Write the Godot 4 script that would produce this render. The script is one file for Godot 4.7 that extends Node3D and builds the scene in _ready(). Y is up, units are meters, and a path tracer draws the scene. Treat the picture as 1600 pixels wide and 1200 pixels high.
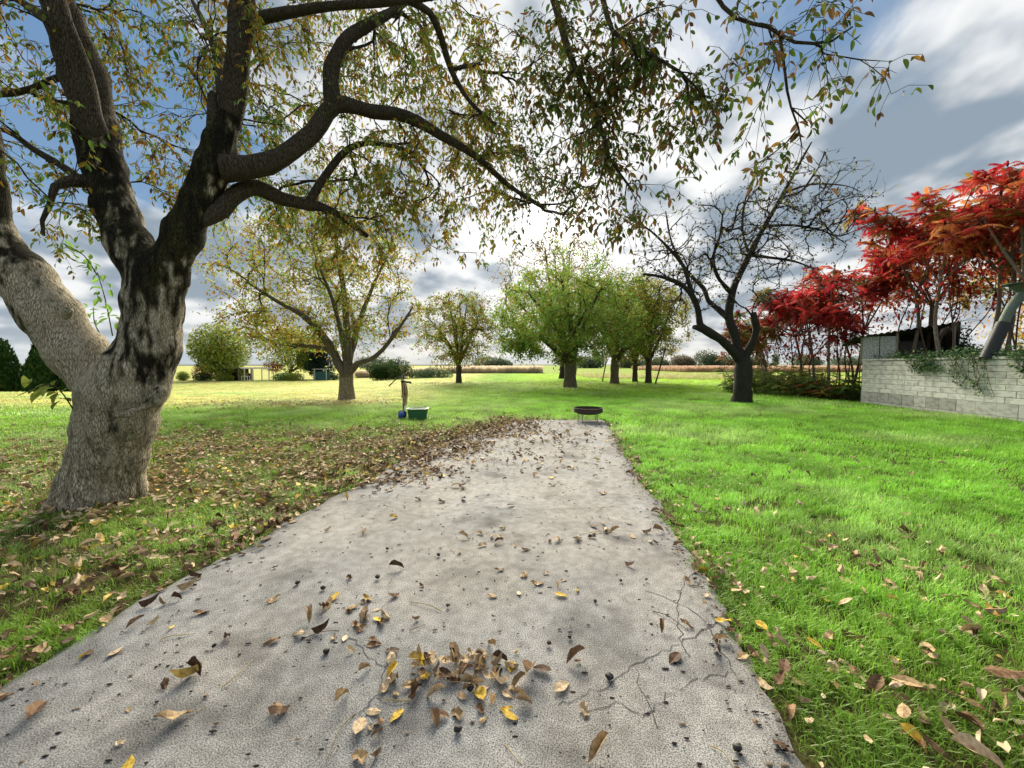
extends Node3D

const EYE := 1.4
const FOCAL := 620.0
const HORIZON := 570.0
var pitch := atan((600.0 - HORIZON) / FOCAL)
var R := RandomNumberGenerator.new()
var noise := FastNoiseLite.new()
var M := {}

# ---------------------------------------------------------------- mesh buffer
class B:
	var v := PackedVector3Array()
	var n := PackedVector3Array()
	var c := PackedColorArray()
	var ix := PackedInt32Array()

	func vert(p: Vector3, nn: Vector3, col: Color) -> int:
		v.append(p); n.append(nn); c.append(col)
		return v.size() - 1

	func tri(a: Vector3, b: Vector3, d: Vector3, col := Color.WHITE) -> void:   # a, b, d counter-clockwise seen from the front
		var nn := (b - a).cross(d - a).normalized()
		var i := vert(a, nn, col); vert(b, nn, col); vert(d, nn, col)
		ix.append_array([i, i + 2, i + 1])

	func quad(a: Vector3, b: Vector3, d: Vector3, e: Vector3, col := Color.WHITE) -> void:
		var nn := (d - a).cross(e - b).normalized()
		var i := vert(a, nn, col); vert(b, nn, col); vert(d, nn, col); vert(e, nn, col)
		ix.append_array([i, i + 2, i + 1, i, i + 3, i + 2])

	func box(at: Vector3, s: Vector3, basis := Basis(), col := Color.WHITE, bevel := 0.0) -> void:
		var h := s * 0.5
		var axes := [[Vector3.RIGHT, Vector3.UP, Vector3.BACK], [Vector3.UP, Vector3.BACK, Vector3.RIGHT], [Vector3.BACK, Vector3.RIGHT, Vector3.UP]]
		for ax in axes:
			for sg in [1.0, -1.0]:
				var nn: Vector3 = ax[0] * sg
				var u: Vector3 = ax[1]
				var w: Vector3 = ax[2] * sg
				var o: Vector3 = nn * h
				var uu: Vector3 = u * (absf(u.dot(h)) - bevel)
				var ww: Vector3 = w * (absf(w.dot(h)) - bevel)
				quad(at + basis * (o - uu - ww), at + basis * (o + uu - ww), at + basis * (o + uu + ww), at + basis * (o - uu + ww), col)
		if bevel > 0.0:
			for i in 3:
				var u: Vector3 = axes[i][0]
				var w: Vector3 = axes[i][1]
				var t: Vector3 = axes[i][2]
				var ht: Vector3 = t * (absf(t.dot(h)) - bevel)
				for su in [1.0, -1.0]:
					for sw in [1.0, -1.0]:
						var a: Vector3 = u * su * absf(u.dot(h)) + w * sw * (absf(w.dot(h)) - bevel)
						var b: Vector3 = u * su * (absf(u.dot(h)) - bevel) + w * sw * absf(w.dot(h))
						if su * sw > 0:
							quad(at + basis * (a - ht), at + basis * (b - ht), at + basis * (b + ht), at + basis * (a + ht), col)
						else:
							quad(at + basis * (b - ht), at + basis * (a - ht), at + basis * (a + ht), at + basis * (b + ht), col)

	func tube(p: PackedVector3Array, r: PackedFloat32Array, sides: int, col := Color.WHITE, cap := false) -> void:
		var m := p.size()
		if m < 2:
			return
		var t := (p[1] - p[0]).normalized()
		var side := t.cross(Vector3.UP if absf(t.y) < 0.9 else Vector3.RIGHT).normalized()
		var first := v.size()
		for k in m:
			var t2 := (p[mini(k + 1, m - 1)] - p[maxi(k - 1, 0)]).normalized()
			if t2.length_squared() < 0.5:
				t2 = t
			side = (side - t2 * side.dot(t2)).normalized()
			t = t2
			var bn := t.cross(side)
			for i in sides:
				var a := TAU * i / sides
				var nn := side * cos(a) + bn * sin(a)
				v.append(p[k] + nn * r[k]); n.append(nn); c.append(col)
		for k in m - 1:
			for i in sides:
				var a := first + k * sides + i
				var b := first + k * sides + (i + 1) % sides
				ix.append_array([a, a + sides, b, b, a + sides, b + sides])
		if cap:
			for e in [0, m - 1]:
				var f := first + int(e) * sides
				var nn := (p[1] - p[0]) * -1.0 if e == 0 else p[m - 1] - p[m - 2]
				nn = nn.normalized()
				var ctr := vert(p[e], nn, col)
				var ring := v.size()
				for i in sides:
					vert(v[f + i], nn, col)
				for i in sides:
					if e == 0:
						ix.append_array([ctr, ring + i, ring + (i + 1) % sides])
					else:
						ix.append_array([ctr, ring + (i + 1) % sides, ring + i])

	func lathe(at: Vector3, prof: Array, sides: int, col := Color.WHITE, squash := Vector3.ONE) -> void:  # prof: [radius, height] from the outside bottom up
		for k in prof.size() - 1:
			var r0: float = prof[k][0]
			var y0: float = prof[k][1]
			var r1: float = prof[k + 1][0]
			var y1: float = prof[k + 1][1]
			var sl := Vector2(y1 - y0, r0 - r1).normalized()
			var f := v.size()
			for i in sides + 1:
				var a := TAU * i / sides
				var o := Vector3(cos(a), 0, -sin(a))
				var nn := (o * sl.x + Vector3.UP * sl.y).normalized()
				vert(at + Vector3(o.x * r0, y0, o.z * r0) * squash, nn, col)
				vert(at + Vector3(o.x * r1, y1, o.z * r1) * squash, nn, col)
			for i in sides:
				var q := f + i * 2
				ix.append_array([q, q + 1, q + 2, q + 2, q + 1, q + 3])

	func mesh() -> ArrayMesh:
		var a := []
		a.resize(Mesh.ARRAY_MAX)
		a[Mesh.ARRAY_VERTEX] = v
		a[Mesh.ARRAY_NORMAL] = n
		a[Mesh.ARRAY_COLOR] = c
		a[Mesh.ARRAY_INDEX] = ix
		var m := ArrayMesh.new()
		if ix.size() > 0:
			m.add_surface_from_arrays(Mesh.PRIMITIVE_TRIANGLES, a)
		return m

# ---------------------------------------------------------------- naming helpers
var used := {}
func numbered(called: String) -> String:
	used[called] = used.get(called, -1) + 1
	return called if used[called] == 0 else "%s_%03d" % [called, used[called]]

func tag(o: Node3D, label: String, category: String, group := "", kind := "") -> Node3D:
	if label: o.set_meta("label", label)
	if category: o.set_meta("category", category)
	if group: o.set_meta("group", group)
	if kind: o.set_meta("kind", kind)
	return o

func thing(called: String, label: String, category: String, at := Vector3.ZERO, turn := 0.0, group := "") -> Node3D:
	var o := Node3D.new()
	o.name = numbered(called)
	add_child(o)
	o.position = at
	o.rotation.y = turn
	return tag(o, label, category, group)

func put(called: String, mesh: Mesh, mat: Material, parent: Node3D = self, xf := Transform3D()) -> MeshInstance3D:
	var o := MeshInstance3D.new()
	o.name = numbered(called) if parent == self else called
	o.mesh = mesh
	o.material_override = mat
	o.transform = xf
	parent.add_child(o, true)
	return o

func many(called: String, mesh: Mesh, mat: Material, xfs: Array[Transform3D], cols: PackedColorArray, parent: Node3D = self) -> MultiMeshInstance3D:
	var mm := MultiMesh.new()
	mm.transform_format = MultiMesh.TRANSFORM_3D
	mm.use_colors = true
	mm.mesh = mesh
	mm.instance_count = xfs.size()
	for i in xfs.size():
		mm.set_instance_transform(i, xfs[i])
		mm.set_instance_color(i, cols[i])
	var o := MultiMeshInstance3D.new()
	o.name = numbered(called) if parent == self else called
	o.multimesh = mm
	o.material_override = mat
	o.set_meta("kind", "stuff")
	parent.add_child(o, true)
	return o

# ---------------------------------------------------------------- surveying: where a thing seen in the photograph stands
func ray(x: float, y: float) -> Vector3:
	var u := (x - 800.0) / FOCAL
	var w := (600.0 - y) / FOCAL
	return Vector3(u, w * cos(pitch) - sin(pitch), -w * sin(pitch) - cos(pitch))

func P(x: float, y: float, d: float) -> Vector3:
	var r := ray(x, y)
	return Vector3(0, EYE, 0) + r * (d / -r.z)

func G(x: float, y: float, level := 0.0) -> Vector3:
	var r := ray(x, y)
	return Vector3(0, EYE, 0) + r * ((EYE - level) / -r.y)

func lin(r: float, g: float, b: float) -> Color:
	return Color(r, g, b)

func shade(c: Color, k: float) -> Color:
	return Color(c.r * k, c.g * k, c.b * k)

func pick(pal: Array, rng: RandomNumberGenerator, jitter := 0.3) -> Color:
	var t := 0.0
	for e in pal: t += e[1]
	var x := rng.randf() * t
	for e in pal:
		x -= e[1]
		if x <= 0.0:
			return shade(e[0], 1.0 + rng.randf_range(-jitter, jitter))
	return pal[0][0]

func rdir(rng: RandomNumberGenerator) -> Vector3:
	var y := rng.randf_range(-1, 1)
	var a := rng.randf() * TAU
	var q := sqrt(1.0 - y * y)
	return Vector3(cos(a) * q, y, sin(a) * q)

func aim(x: Vector3, up: Vector3) -> Basis:      # x axis along x, y axis near up
	x = x.normalized()
	var z := x.cross(up)
	if z.length() < 0.05:
		z = x.cross(Vector3(0.3, 0.2, 0.9))
	z = z.normalized()
	return Basis(x, z.cross(x), z)

# ---------------------------------------------------------------- textures and materials
func noise_of(type: int, freq: float, octaves: int, sd: int, fractal := FastNoiseLite.FRACTAL_FBM) -> FastNoiseLite:
	var f := FastNoiseLite.new()
	f.noise_type = type
	f.frequency = freq
	f.fractal_type = fractal
	f.fractal_octaves = octaves
	f.seed = sd
	return f

func ramp_tex(f: FastNoiseLite, size: int, stops: Array) -> ImageTexture:   # stops: [place, sRGB colour]
	var im := f.get_seamless_image(size, size)
	im.convert(Image.FORMAT_L8)
	var src := im.get_data()
	var lut := PackedByteArray()
	for i in 256:
		var t := i / 255.0
		var k := 0
		while k < stops.size() - 2 and t > stops[k + 1][0]: k += 1
		var c: Color = stops[k][1].lerp(stops[k + 1][1], clampf((t - stops[k][0]) / (stops[k + 1][0] - stops[k][0]), 0, 1))
		lut.append_array([int(c.r * 255), int(c.g * 255), int(c.b * 255)])
	var out := PackedByteArray()
	out.resize(src.size() * 3)
	for i in src.size():
		var k := src[i] * 3
		out[i * 3] = lut[k]; out[i * 3 + 1] = lut[k + 1]; out[i * 3 + 2] = lut[k + 2]
	return ImageTexture.create_from_image(Image.create_from_data(size, size, false, Image.FORMAT_RGB8, out))

func gray(a: float) -> Color:
	return Color(a, a, a)

func mat(col: Color, rough := 0.8, metal := 0.0) -> StandardMaterial3D:   # col is a linear, real-world base colour
	var m := StandardMaterial3D.new()
	m.albedo_color = col.linear_to_srgb()
	m.roughness = rough
	m.metallic = metal
	return m

func leafy(through := 0.9, rough := 0.55, tint := Color.WHITE, vertex := true) -> StandardMaterial3D:
	var m := mat(tint, rough)
	m.vertex_color_use_as_albedo = vertex
	m.backlight_enabled = true
	m.backlight = Color(through, through, through)
	m.metallic_specular = 0.22
	return m

func textured(m: StandardMaterial3D, tex: Texture2D, scale: Vector3, world := false) -> StandardMaterial3D:
	m.albedo_texture = tex
	m.uv1_triplanar = true
	m.uv1_world_triplanar = world
	m.uv1_scale = scale
	m.uv1_triplanar_sharpness = 4.0
	return m

func make_materials() -> void:
	var mottled := ramp_tex(noise_of(FastNoiseLite.TYPE_SIMPLEX_SMOOTH, 0.02, 6, 11), 512, [[0.0, gray(0.55)], [0.35, gray(0.78)], [0.6, gray(0.95)], [1.0, gray(1.0)]])
	var fine := ramp_tex(noise_of(FastNoiseLite.TYPE_SIMPLEX_SMOOTH, 0.09, 4, 12), 512, [[0.0, gray(0.45)], [0.4, gray(0.8)], [0.7, gray(1.0)], [1.0, gray(1.0)]])
	var ridge := noise_of(FastNoiseLite.TYPE_CELLULAR, 0.034, 2, 5)
	ridge.cellular_return_type = FastNoiseLite.RETURN_DISTANCE2_SUB
	ridge.fractal_gain = 0.35
	ridge.domain_warp_enabled = true
	ridge.domain_warp_amplitude = 22.0
	ridge.domain_warp_frequency = 0.03
	var furrow := ramp_tex(ridge, 512, [[0.0, gray(0.0)], [0.22, gray(0.45)], [0.5, gray(0.9)], [1.0, gray(1.0)]])
	var barkc := ramp_tex(ridge, 512, [[0.0, Color(0.40, 0.37, 0.32)], [0.12, Color(0.66, 0.63, 0.57)], [0.28, Color(0.91, 0.89, 0.85)], [0.6, Color(0.97, 0.96, 0.94)], [1.0, Color(1.0, 1.0, 1.0)]])
	M.mottled = mottled
	M.fine = fine
	var bark := mat(Color.WHITE, 0.9)
	textured(bark, barkc, Vector3(4.6, 0.95, 4.6))
	bark.vertex_color_use_as_albedo = true
	bark.heightmap_enabled = true
	bark.heightmap_texture = furrow
	bark.heightmap_scale = 1.3
	bark.metallic_specular = 0.2
	M.bark = bark
	var far_bark := textured(mat(Color.WHITE, 0.9), barkc, Vector3(1.6, 0.4, 1.6))
	far_bark.vertex_color_use_as_albedo = true
	M.far_bark = far_bark
	var twig := mat(Color.WHITE, 0.85)
	twig.vertex_color_use_as_albedo = true
	twig.metallic_specular = 0.2
	M.twig = twig
	M.leaf = leafy()
	M.leaf_dry = leafy(0.35, 0.6)
	M.grass = leafy(0.95, 0.38)
	M.grass.metallic_specular = 0.38
	var soil := textured(mat(Color.WHITE, 0.95), fine, Vector3(0.9, 0.9, 0.9), true)
	soil.vertex_color_use_as_albedo = true
	soil.metallic_specular = 0.1
	M.soil = soil
	# concrete of the path
	var blotch := ramp_tex(noise_of(FastNoiseLite.TYPE_SIMPLEX_SMOOTH, 0.012, 6, 31), 1024, [[0.0, gray(0.82)], [0.3, gray(0.88)], [0.55, gray(0.94)], [0.75, gray(0.98)], [1.0, gray(1.0)]])
	var grit_n := noise_of(FastNoiseLite.TYPE_SIMPLEX_SMOOTH, 0.10, 4, 8)
	var grit := ramp_tex(grit_n, 512, [[0.0, gray(0.45)], [0.34, gray(0.68)], [0.5, gray(0.88)], [0.62, gray(1.0)], [1.0, gray(1.0)]])
	var grit_h := ramp_tex(noise_of(FastNoiseLite.TYPE_SIMPLEX_SMOOTH, 0.10, 4, 9), 1024, [[0.0, gray(0.0)], [1.0, gray(1.0)]])
	var con := textured(mat(lin(0.43, 0.43, 0.42), 0.9), blotch, Vector3(0.8, 0.8, 0.8), true)
	con.vertex_color_use_as_albedo = true
	con.detail_enabled = true
	con.detail_albedo = grit
	con.detail_blend_mode = BaseMaterial3D.BLEND_MODE_MUL
	con.detail_uv_layer = BaseMaterial3D.DETAIL_UV_2
	con.uv2_triplanar = true
	con.uv2_world_triplanar = true
	con.uv2_scale = Vector3(2.6, 2.6, 2.6)
	con.heightmap_enabled = true
	con.heightmap_texture = grit_h
	con.heightmap_scale = 0.14
	con.metallic_specular = 0.25
	M.concrete = con
	M.blotch = ramp_tex(noise_of(FastNoiseLite.TYPE_SIMPLEX_SMOOTH, 0.015, 6, 33), 512, [[0.0, gray(0.74)], [0.3, gray(0.88)], [0.5, gray(0.96)], [1.0, gray(1.0)]])
	M.block = []
	for k in 7:
		var t: float = [0.42, 0.50, 0.58, 0.65, 0.72, 0.78, 0.34][k]
		var m := textured(mat(lin(t * 0.94, t * 0.965, t * 0.87), 0.92), M.blotch, Vector3(0.5, 0.9, 0.5), true)
		m.heightmap_enabled = true
		m.heightmap_texture = grit_h
		m.heightmap_scale = 0.12
		M.block.append(m)
	M.mortar = textured(mat(lin(0.20, 0.195, 0.17), 0.95), fine, Vector3(2, 2, 2), true)
	M.rust = textured(mat(lin(0.075, 0.052, 0.042), 0.75, 0.25), mottled, Vector3(4, 4, 4))
	M.steel = mat(lin(0.33, 0.31, 0.27), 0.5, 0.5)
	M.iron = textured(mat(lin(0.035, 0.045, 0.04), 0.6, 0.2), fine, Vector3(5, 5, 5))
	M.dark = mat(lin(0.02, 0.022, 0.024), 0.8)
	M.timber = textured(mat(lin(0.42, 0.36, 0.28), 0.85), mottled, Vector3(2, 2, 2))

# ---------------------------------------------------------------- leaves
func leaf_mesh(len: float, wide: float, fold: float, bend: float, curl := 0.0, segs := 5, wavy := 0.0) -> ArrayMesh:  # along +x from the stalk, face up
	var b := B.new()
	var rows := []
	for k in segs + 1:
		var t := float(k) / segs
		var w := wide * 0.5 * pow(sin(PI * pow(t, 0.85)), 0.8) if k > 0 and k < segs else 0.0
		var a := bend * t
		var ctr := Vector3(len * t * cos(a * 0.5), len * t * -sin(a * 0.5), wavy * sin(t * 7.0) * 0.3)
		var lift := w * fold
		var ww := w * cos(curl * sin(PI * t))
		var up := w * absf(sin(curl * sin(PI * t))) + lift
		var wl := ww * (1.0 - minf(0.6, wavy * 4.0) * absf(sin(k * 2.1 + wavy * 30.0)))
		var wr := ww * (1.0 - minf(0.6, wavy * 4.0) * absf(sin(k * 3.7 + wavy * 50.0)))
		rows.append([ctr + Vector3(0, up + wavy * sin(t * 9.0), -wl), ctr, ctr + Vector3(0, up * 0.8 + wavy * cos(t * 8.0), wr)])
	for k in segs:
		for s in 2:
			var p0: Vector3 = rows[k][s]
			var p1: Vector3 = rows[k][s + 1]
			var q0: Vector3 = rows[k + 1][s]
			var q1: Vector3 = rows[k + 1][s + 1]
			var tone := Color.WHITE if s == 0 else Color(0.9, 0.9, 0.9)
			if k == 0:
				b.tri(p1, q1, q0, tone)
			elif k == segs - 1:
				b.tri(p0, p1, q1, tone)
			else:
				b.quad(p0, p1, q1, q0, tone)
	return b.mesh()

# ---------------------------------------------------------------- trees
class Wood:
	var pos := PackedVector3Array()
	var par := PackedInt32Array()
	var limb := PackedInt32Array()
	var n_skeleton := 0
	var paths := []          # [PackedInt32Array of nodes, limb]
	var tips := []           # [position, direction, limb]

func resample(pts: Array, rad: Array, step: float) -> Array:      # Catmull-Rom through the points
	var op := PackedVector3Array()
	var orr := PackedFloat32Array()
	for k in pts.size() - 1:
		var a: Vector3 = pts[maxi(k - 1, 0)]
		var b: Vector3 = pts[k]
		var c: Vector3 = pts[k + 1]
		var d: Vector3 = pts[mini(k + 2, pts.size() - 1)]
		var m := maxi(1, int(ceil(b.distance_to(c) / step)))
		for i in m:
			var t := float(i) / m
			op.append(b.cubic_interpolate(c, a, d, t))
			orr.append(lerpf(rad[k], rad[k + 1], t))
	op.append(pts[-1]); orr.append(rad[-1])
	return [op, orr]

func grow(tr: Wood, attract: PackedVector3Array, rng: RandomNumberGenerator, step: float, arch: float, wobble: float) -> void:
	var ns = tr.pos.size()
	tr.n_skeleton = ns
	var order := []
	for i in attract.size():
		var best := 1e9
		for k in ns:
			best = minf(best, attract[i].distance_squared_to(tr.pos[k]))
		order.append([best, i])
	order.sort_custom(func(a, b): return a[0] < b[0] if a[0] != b[0] else a[1] < b[1])
	for e in order:
		var goal: Vector3 = attract[e[1]]
		var best := 1e9
		var at := 0
		for k in tr.pos.size():
			var d := goal.distance_squared_to(tr.pos[k])
			if d < best:
				best = d; at = k
		# step back along the parent so that twigs leave at an acute angle
		var dist := sqrt(best)
		var back := dist * 0.45
		while back > 0.0 and tr.par[at] >= 0 and tr.limb[tr.par[at]] == tr.limb[at]:
			back -= tr.pos[at].distance_to(tr.pos[tr.par[at]])
			at = tr.par[at]
		var p0 = tr.pos[at]
		dist = p0.distance_to(goal)
		if dist < 0.02:
			continue
		var dir0 := Vector3.ZERO
		if tr.par[at] >= 0:
			dir0 = (p0 - tr.pos[tr.par[at]]).normalized()
		var m := maxi(2, int(ceil(dist / step)))
		var nodes := PackedInt32Array([at])
		var last := at
		var ctl = p0 + dir0 * dist * 0.3 + (goal - p0) * 0.25 + Vector3.UP * dist * arch
		for i in range(1, m + 1):
			var t := float(i) / m
			var q = p0.lerp(ctl, t).lerp(ctl.lerp(goal, t), t)
			if i < m:
				q += rdir(rng) * wobble * minf(dist, 1.5)
			tr.pos.append(q); tr.par.append(last); tr.limb.append(tr.limb[at])
			last = tr.pos.size() - 1
			nodes.append(last)
		tr.paths.append([nodes, tr.limb[at]])
		var d2 = (tr.pos[last] - tr.pos[tr.par[last]]).normalized()
		tr.tips.append([tr.pos[last], d2, tr.limb[at]])

func ellipsoid(pts: PackedVector3Array, rng: RandomNumberGenerator, c: Vector3, r: Vector3, count: int, hollow := 0.5, floor_y := -1e9) -> void:
	var k := 0
	while k < count:
		var q := rdir(rng) * pow(rng.randf(), hollow)
		var p := c + q * r
		if p.y > floor_y:
			pts.append(p)
		k += 1

# trunk: [points, radii]; limbs: [[points, radii], ...]; builds trunk, limb (> twigs) under the root and returns the grown tree
func wooden(root: Node3D, trunk: Array, limbs: Array, attract: PackedVector3Array, o: Dictionary) -> Wood:
	var rng: RandomNumberGenerator = o.rng
	var tr := Wood.new()
	var step: float = o.get("step", 0.3)
	var sk := []
	var all := [trunk] + limbs
	for li in all.size():
		var rs := resample(all[li][0], all[li][1], step)
		sk.append(rs)
		for k in rs[0].size():
			# only the outer part of a limb (not the trunk) bears twigs
			if li == 0 or k < rs[0].size() * o.get("bare", 0.25):
				continue
			tr.par.append(tr.pos.size() - 1 if tr.limb.size() and tr.limb[-1] == li else -1)
			tr.pos.append(rs[0][k]); tr.limb.append(li)
	grow(tr, attract, rng, step, o.get("arch", 0.08), o.get("wobble", 0.03))
	# thickness of the grown wood: what it carries
	var carried := PackedFloat32Array()
	carried.resize(tr.pos.size())
	for pth in tr.paths:
		var last: int = pth[0][-1]
		carried[last] += 1.0
	for k in range(tr.pos.size() - 1, -1, -1):
		if tr.par[k] >= 0 and k >= tr.n_skeleton:
			carried[tr.par[k]] += carried[k]
	var wood: Color = o.get("wood", lin(0.3, 0.28, 0.25))
	var twigc: Color = o.get("twig", lin(0.06, 0.05, 0.042))
	var tipr: float = o.get("tip", 0.004)
	var limb_nodes := []
	for li in all.size():
		var b := B.new()
		var rs: Array = sk[li]
		var sides: int = o.get("sides", 9)
		for k in rs[1].size(): rs[1][k] *= 1.0 + 0.22 * noise.get_noise_3dv(rs[0][k] * 70.0)
		b.tube(rs[0], rs[1], sides + (3 if li == 0 else 0), wood if li == 0 else wood.lerp(twigc, 0.55), true)
		for k in b.v.size(): b.v[k] += b.n[k] * noise.get_noise_3dv(b.v[k] * 260.0) * 0.16 * rs[1][mini(k / (sides + (3 if li == 0 else 0)), rs[1].size() - 1)]
		if li == 0 and o.get("no_trunk", false):
			limb_nodes.append(root)
			continue
		limb_nodes.append(put("trunk" if li == 0 else "limb", b.mesh(), o.get("bark", M.far_bark), root))
	var tw := []
	for li in all.size(): tw.append(B.new())
	for pth in tr.paths:
		var nodes: PackedInt32Array = pth[0]
		var pp := PackedVector3Array()
		var rr := PackedFloat32Array()
		for i in nodes.size():
			var k := nodes[i]
			pp.append(tr.pos[k])
			var cc := carried[nodes[1]] if i == 0 else carried[k]
			rr.append(tipr * pow(maxf(cc, 0.6), 0.5) * (0.45 if i == nodes.size() - 1 else 1.0))
		var fat := rr[0]
		tw[pth[1]].tube(pp, rr, 7 if fat > 0.03 else (5 if fat > 0.012 else 3), wood.lerp(twigc, clampf(1.3 - fat * 12.0, 0.3, 1.0)))
	for li in all.size():
		if tw[li].ix.size():
			put("twigs", tw[li].mesh(), M.twig, limb_nodes[li]).set_meta("kind", "stuff")
	return tr

func auto_limbs(rng: RandomNumberGenerator, fork: Vector3, r0: float, c: Vector3, r: Vector3, count: int) -> Array:
	var out := []
	for i in count:
		var a := TAU * (i + rng.randf_range(-0.25, 0.25)) / count
		var hi := rng.randf_range(-0.15, 0.75) if i % 3 else 0.95
		var q := sqrt(maxf(0.0, 1.0 - hi * hi)) * 0.72
		var goal := c + Vector3(cos(a) * q * r.x, hi * r.y * 0.72, sin(a) * q * r.z)
		var mid := fork.lerp(goal, 0.45) + Vector3(0, (goal - fork).length() * 0.05, 0) + rdir(rng) * 0.25
		var start := fork + Vector3(0, rng.randf_range(-0.3, 0.1), 0)
		out.append([[start, start.lerp(mid, 0.35), mid, goal], [r0 * 0.62, r0 * 0.5, r0 * 0.34, r0 * 0.12]])
	return out

func scatter_leaves(tr: Wood, rng: RandomNumberGenerator, per_tip: float, spread: float, size: float, pal: Callable, droop := 0.5) -> Array:
	var xs: Array[Transform3D] = []
	var cs := PackedColorArray()
	for pth in tr.paths:
		var nodes: PackedInt32Array = pth[0]
		var m := nodes.size()
		var cnt := int(per_tip) + (1 if rng.randf() < per_tip - int(per_tip) else 0)
		for k in cnt:
			var f := 1.0 - pow(rng.randf(), 1.5) * 0.75
			var x := f * (m - 1)
			var i := mini(int(x), m - 2)
			var p = tr.pos[nodes[i]].lerp(tr.pos[nodes[i + 1]], x - i) + rdir(rng) * spread * rng.randf()
			var d := (rdir(rng) + Vector3.DOWN * droop).normalized()
			var bs := aim(d, (rdir(rng) + Vector3.UP * 0.7).normalized())
			xs.append(Transform3D(bs.scaled(Vector3.ONE * size * rng.randf_range(0.65, 1.25)), p))
			cs.append(pal.call(p))
	return [xs, cs]

# ---------------------------------------------------------------- the near walnut's trunk: one skin over all its big limbs
func smooth_skin(bones: Array, cell: float, k: float) -> B:     # bones: [a, b, ra, rb]; surface nets over a smooth union
	var lo := Vector3.ONE * 1e9
	var hi := Vector3.ONE * -1e9
	for bn in bones:
		for e in 2:
			var r := Vector3.ONE * (float(bn[2 + e]) + cell * 3.0)
			lo = lo.min(bn[e] - r); hi = hi.max(bn[e] + r)
	var blk := 6
	var nb := Vector3i(((hi - lo) / (cell * blk)).ceil())
	var field := {}
	var reach := cell * blk * 0.9 + cell * 2.0
	var n1 := blk + 1
	var cells := {}          # cell index -> vertex number
	var out := B.new()
	var dist := func(p: Vector3, bl: Array) -> float:
		var d := 1e9
		for bn in bl:
			var ab: Vector3 = bn[1] - bn[0]
			var t := clampf((p - bn[0]).dot(ab) / ab.length_squared(), 0.0, 1.0)
			var q: float = p.distance_to(bn[0] + ab * t) - lerpf(bn[2], bn[3], t)
			var h := maxf(k - absf(d - q), 0.0) / k
			d = minf(d, q) - h * h * k * 0.25
		return d
	var corner := [Vector3i(0, 0, 0), Vector3i(1, 0, 0), Vector3i(0, 1, 0), Vector3i(1, 1, 0), Vector3i(0, 0, 1), Vector3i(1, 0, 1), Vector3i(0, 1, 1), Vector3i(1, 1, 1)]
	var edges := [[0, 1], [2, 3], [4, 5], [6, 7], [0, 2], [1, 3], [4, 6], [5, 7], [0, 4], [1, 5], [2, 6], [3, 7]]
	var crossing := []
	for bx in nb.x:
		for by in nb.y:
			for bz in nb.z:
				var ctr := lo + (Vector3(bx, by, bz) + Vector3.ONE * 0.5) * cell * blk
				var near := []
				var least := 1e9
				for bn in bones:
					var ab: Vector3 = bn[1] - bn[0]
					var t := clampf((ctr - bn[0]).dot(ab) / ab.length_squared(), 0.0, 1.0)
					var q: float = ctr.distance_to(bn[0] + ab * t) - lerpf(bn[2], bn[3], t)
					if q < reach + k:
						near.append(bn)
					least = minf(least, q)
				if near.is_empty() or least > reach or least < -reach - k:
					continue
				var f := PackedFloat32Array()
				f.resize(n1 * n1 * n1)
				for x in n1:
					for y in n1:
						for z in n1:
							var g := Vector3i(bx * blk + x, by * blk + y, bz * blk + z)
							var val: float
							if field.has(g):
								val = field[g]
							else:
								val = dist.call(lo + Vector3(g) * cell, near)
								if x == 0 or y == 0 or z == 0 or x == blk or y == blk or z == blk:
									field[g] = val
							f[(x * n1 + y) * n1 + z] = val
				for x in blk:
					for y in blk:
						for z in blk:
							var vals := PackedFloat32Array()
							var neg := 0
							for cc in corner:
								var val := f[((x + cc.x) * n1 + y + cc.y) * n1 + z + cc.z]
								vals.append(val)
								if val < 0.0: neg += 1
							if neg == 0 or neg == 8:
								continue
							var sum := Vector3.ZERO
							var cnt := 0
							for e in edges:
								var va := vals[e[0]]
								var vb := vals[e[1]]
								if (va < 0.0) != (vb < 0.0):
									sum += Vector3(corner[e[0]]).lerp(Vector3(corner[e[1]]), va / (va - vb))
									cnt += 1
							var g := Vector3i(bx * blk + x, by * blk + y, bz * blk + z)
							var p := lo + (Vector3(g) + sum / cnt) * cell
							var gr := Vector3(vals[1] + vals[3] + vals[5] + vals[7] - vals[0] - vals[2] - vals[4] - vals[6], vals[2] + vals[3] + vals[6] + vals[7] - vals[0] - vals[1] - vals[4] - vals[5], vals[4] + vals[5] + vals[6] + vals[7] - vals[0] - vals[1] - vals[2] - vals[3])
							cells[g] = out.vert(p, gr.normalized(), Color.WHITE)
							for ax in 3:
								var e1: int = [1, 2, 4][ax]
								if (vals[0] < 0.0) != (vals[e1] < 0.0):
									crossing.append([g, ax, vals[0] < 0.0])
	for cr in crossing:
		var g: Vector3i = cr[0]
		var u: Vector3i = [Vector3i(0, 1, 0), Vector3i(0, 0, 1), Vector3i(1, 0, 0)][cr[1]]
		var w: Vector3i = [Vector3i(0, 0, 1), Vector3i(1, 0, 0), Vector3i(0, 1, 0)][cr[1]]
		if not (cells.has(g - u) and cells.has(g - w) and cells.has(g - u - w)):
			continue
		var a: int = cells[g]
		var b: int = cells[g - u]
		var c: int = cells[g - u - w]
		var d: int = cells[g - w]
		if cr[2]:
			out.ix.append_array([a, c, b, a, d, c])
		else:
			out.ix.append_array([a, b, c, a, c, d])
	return out

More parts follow.
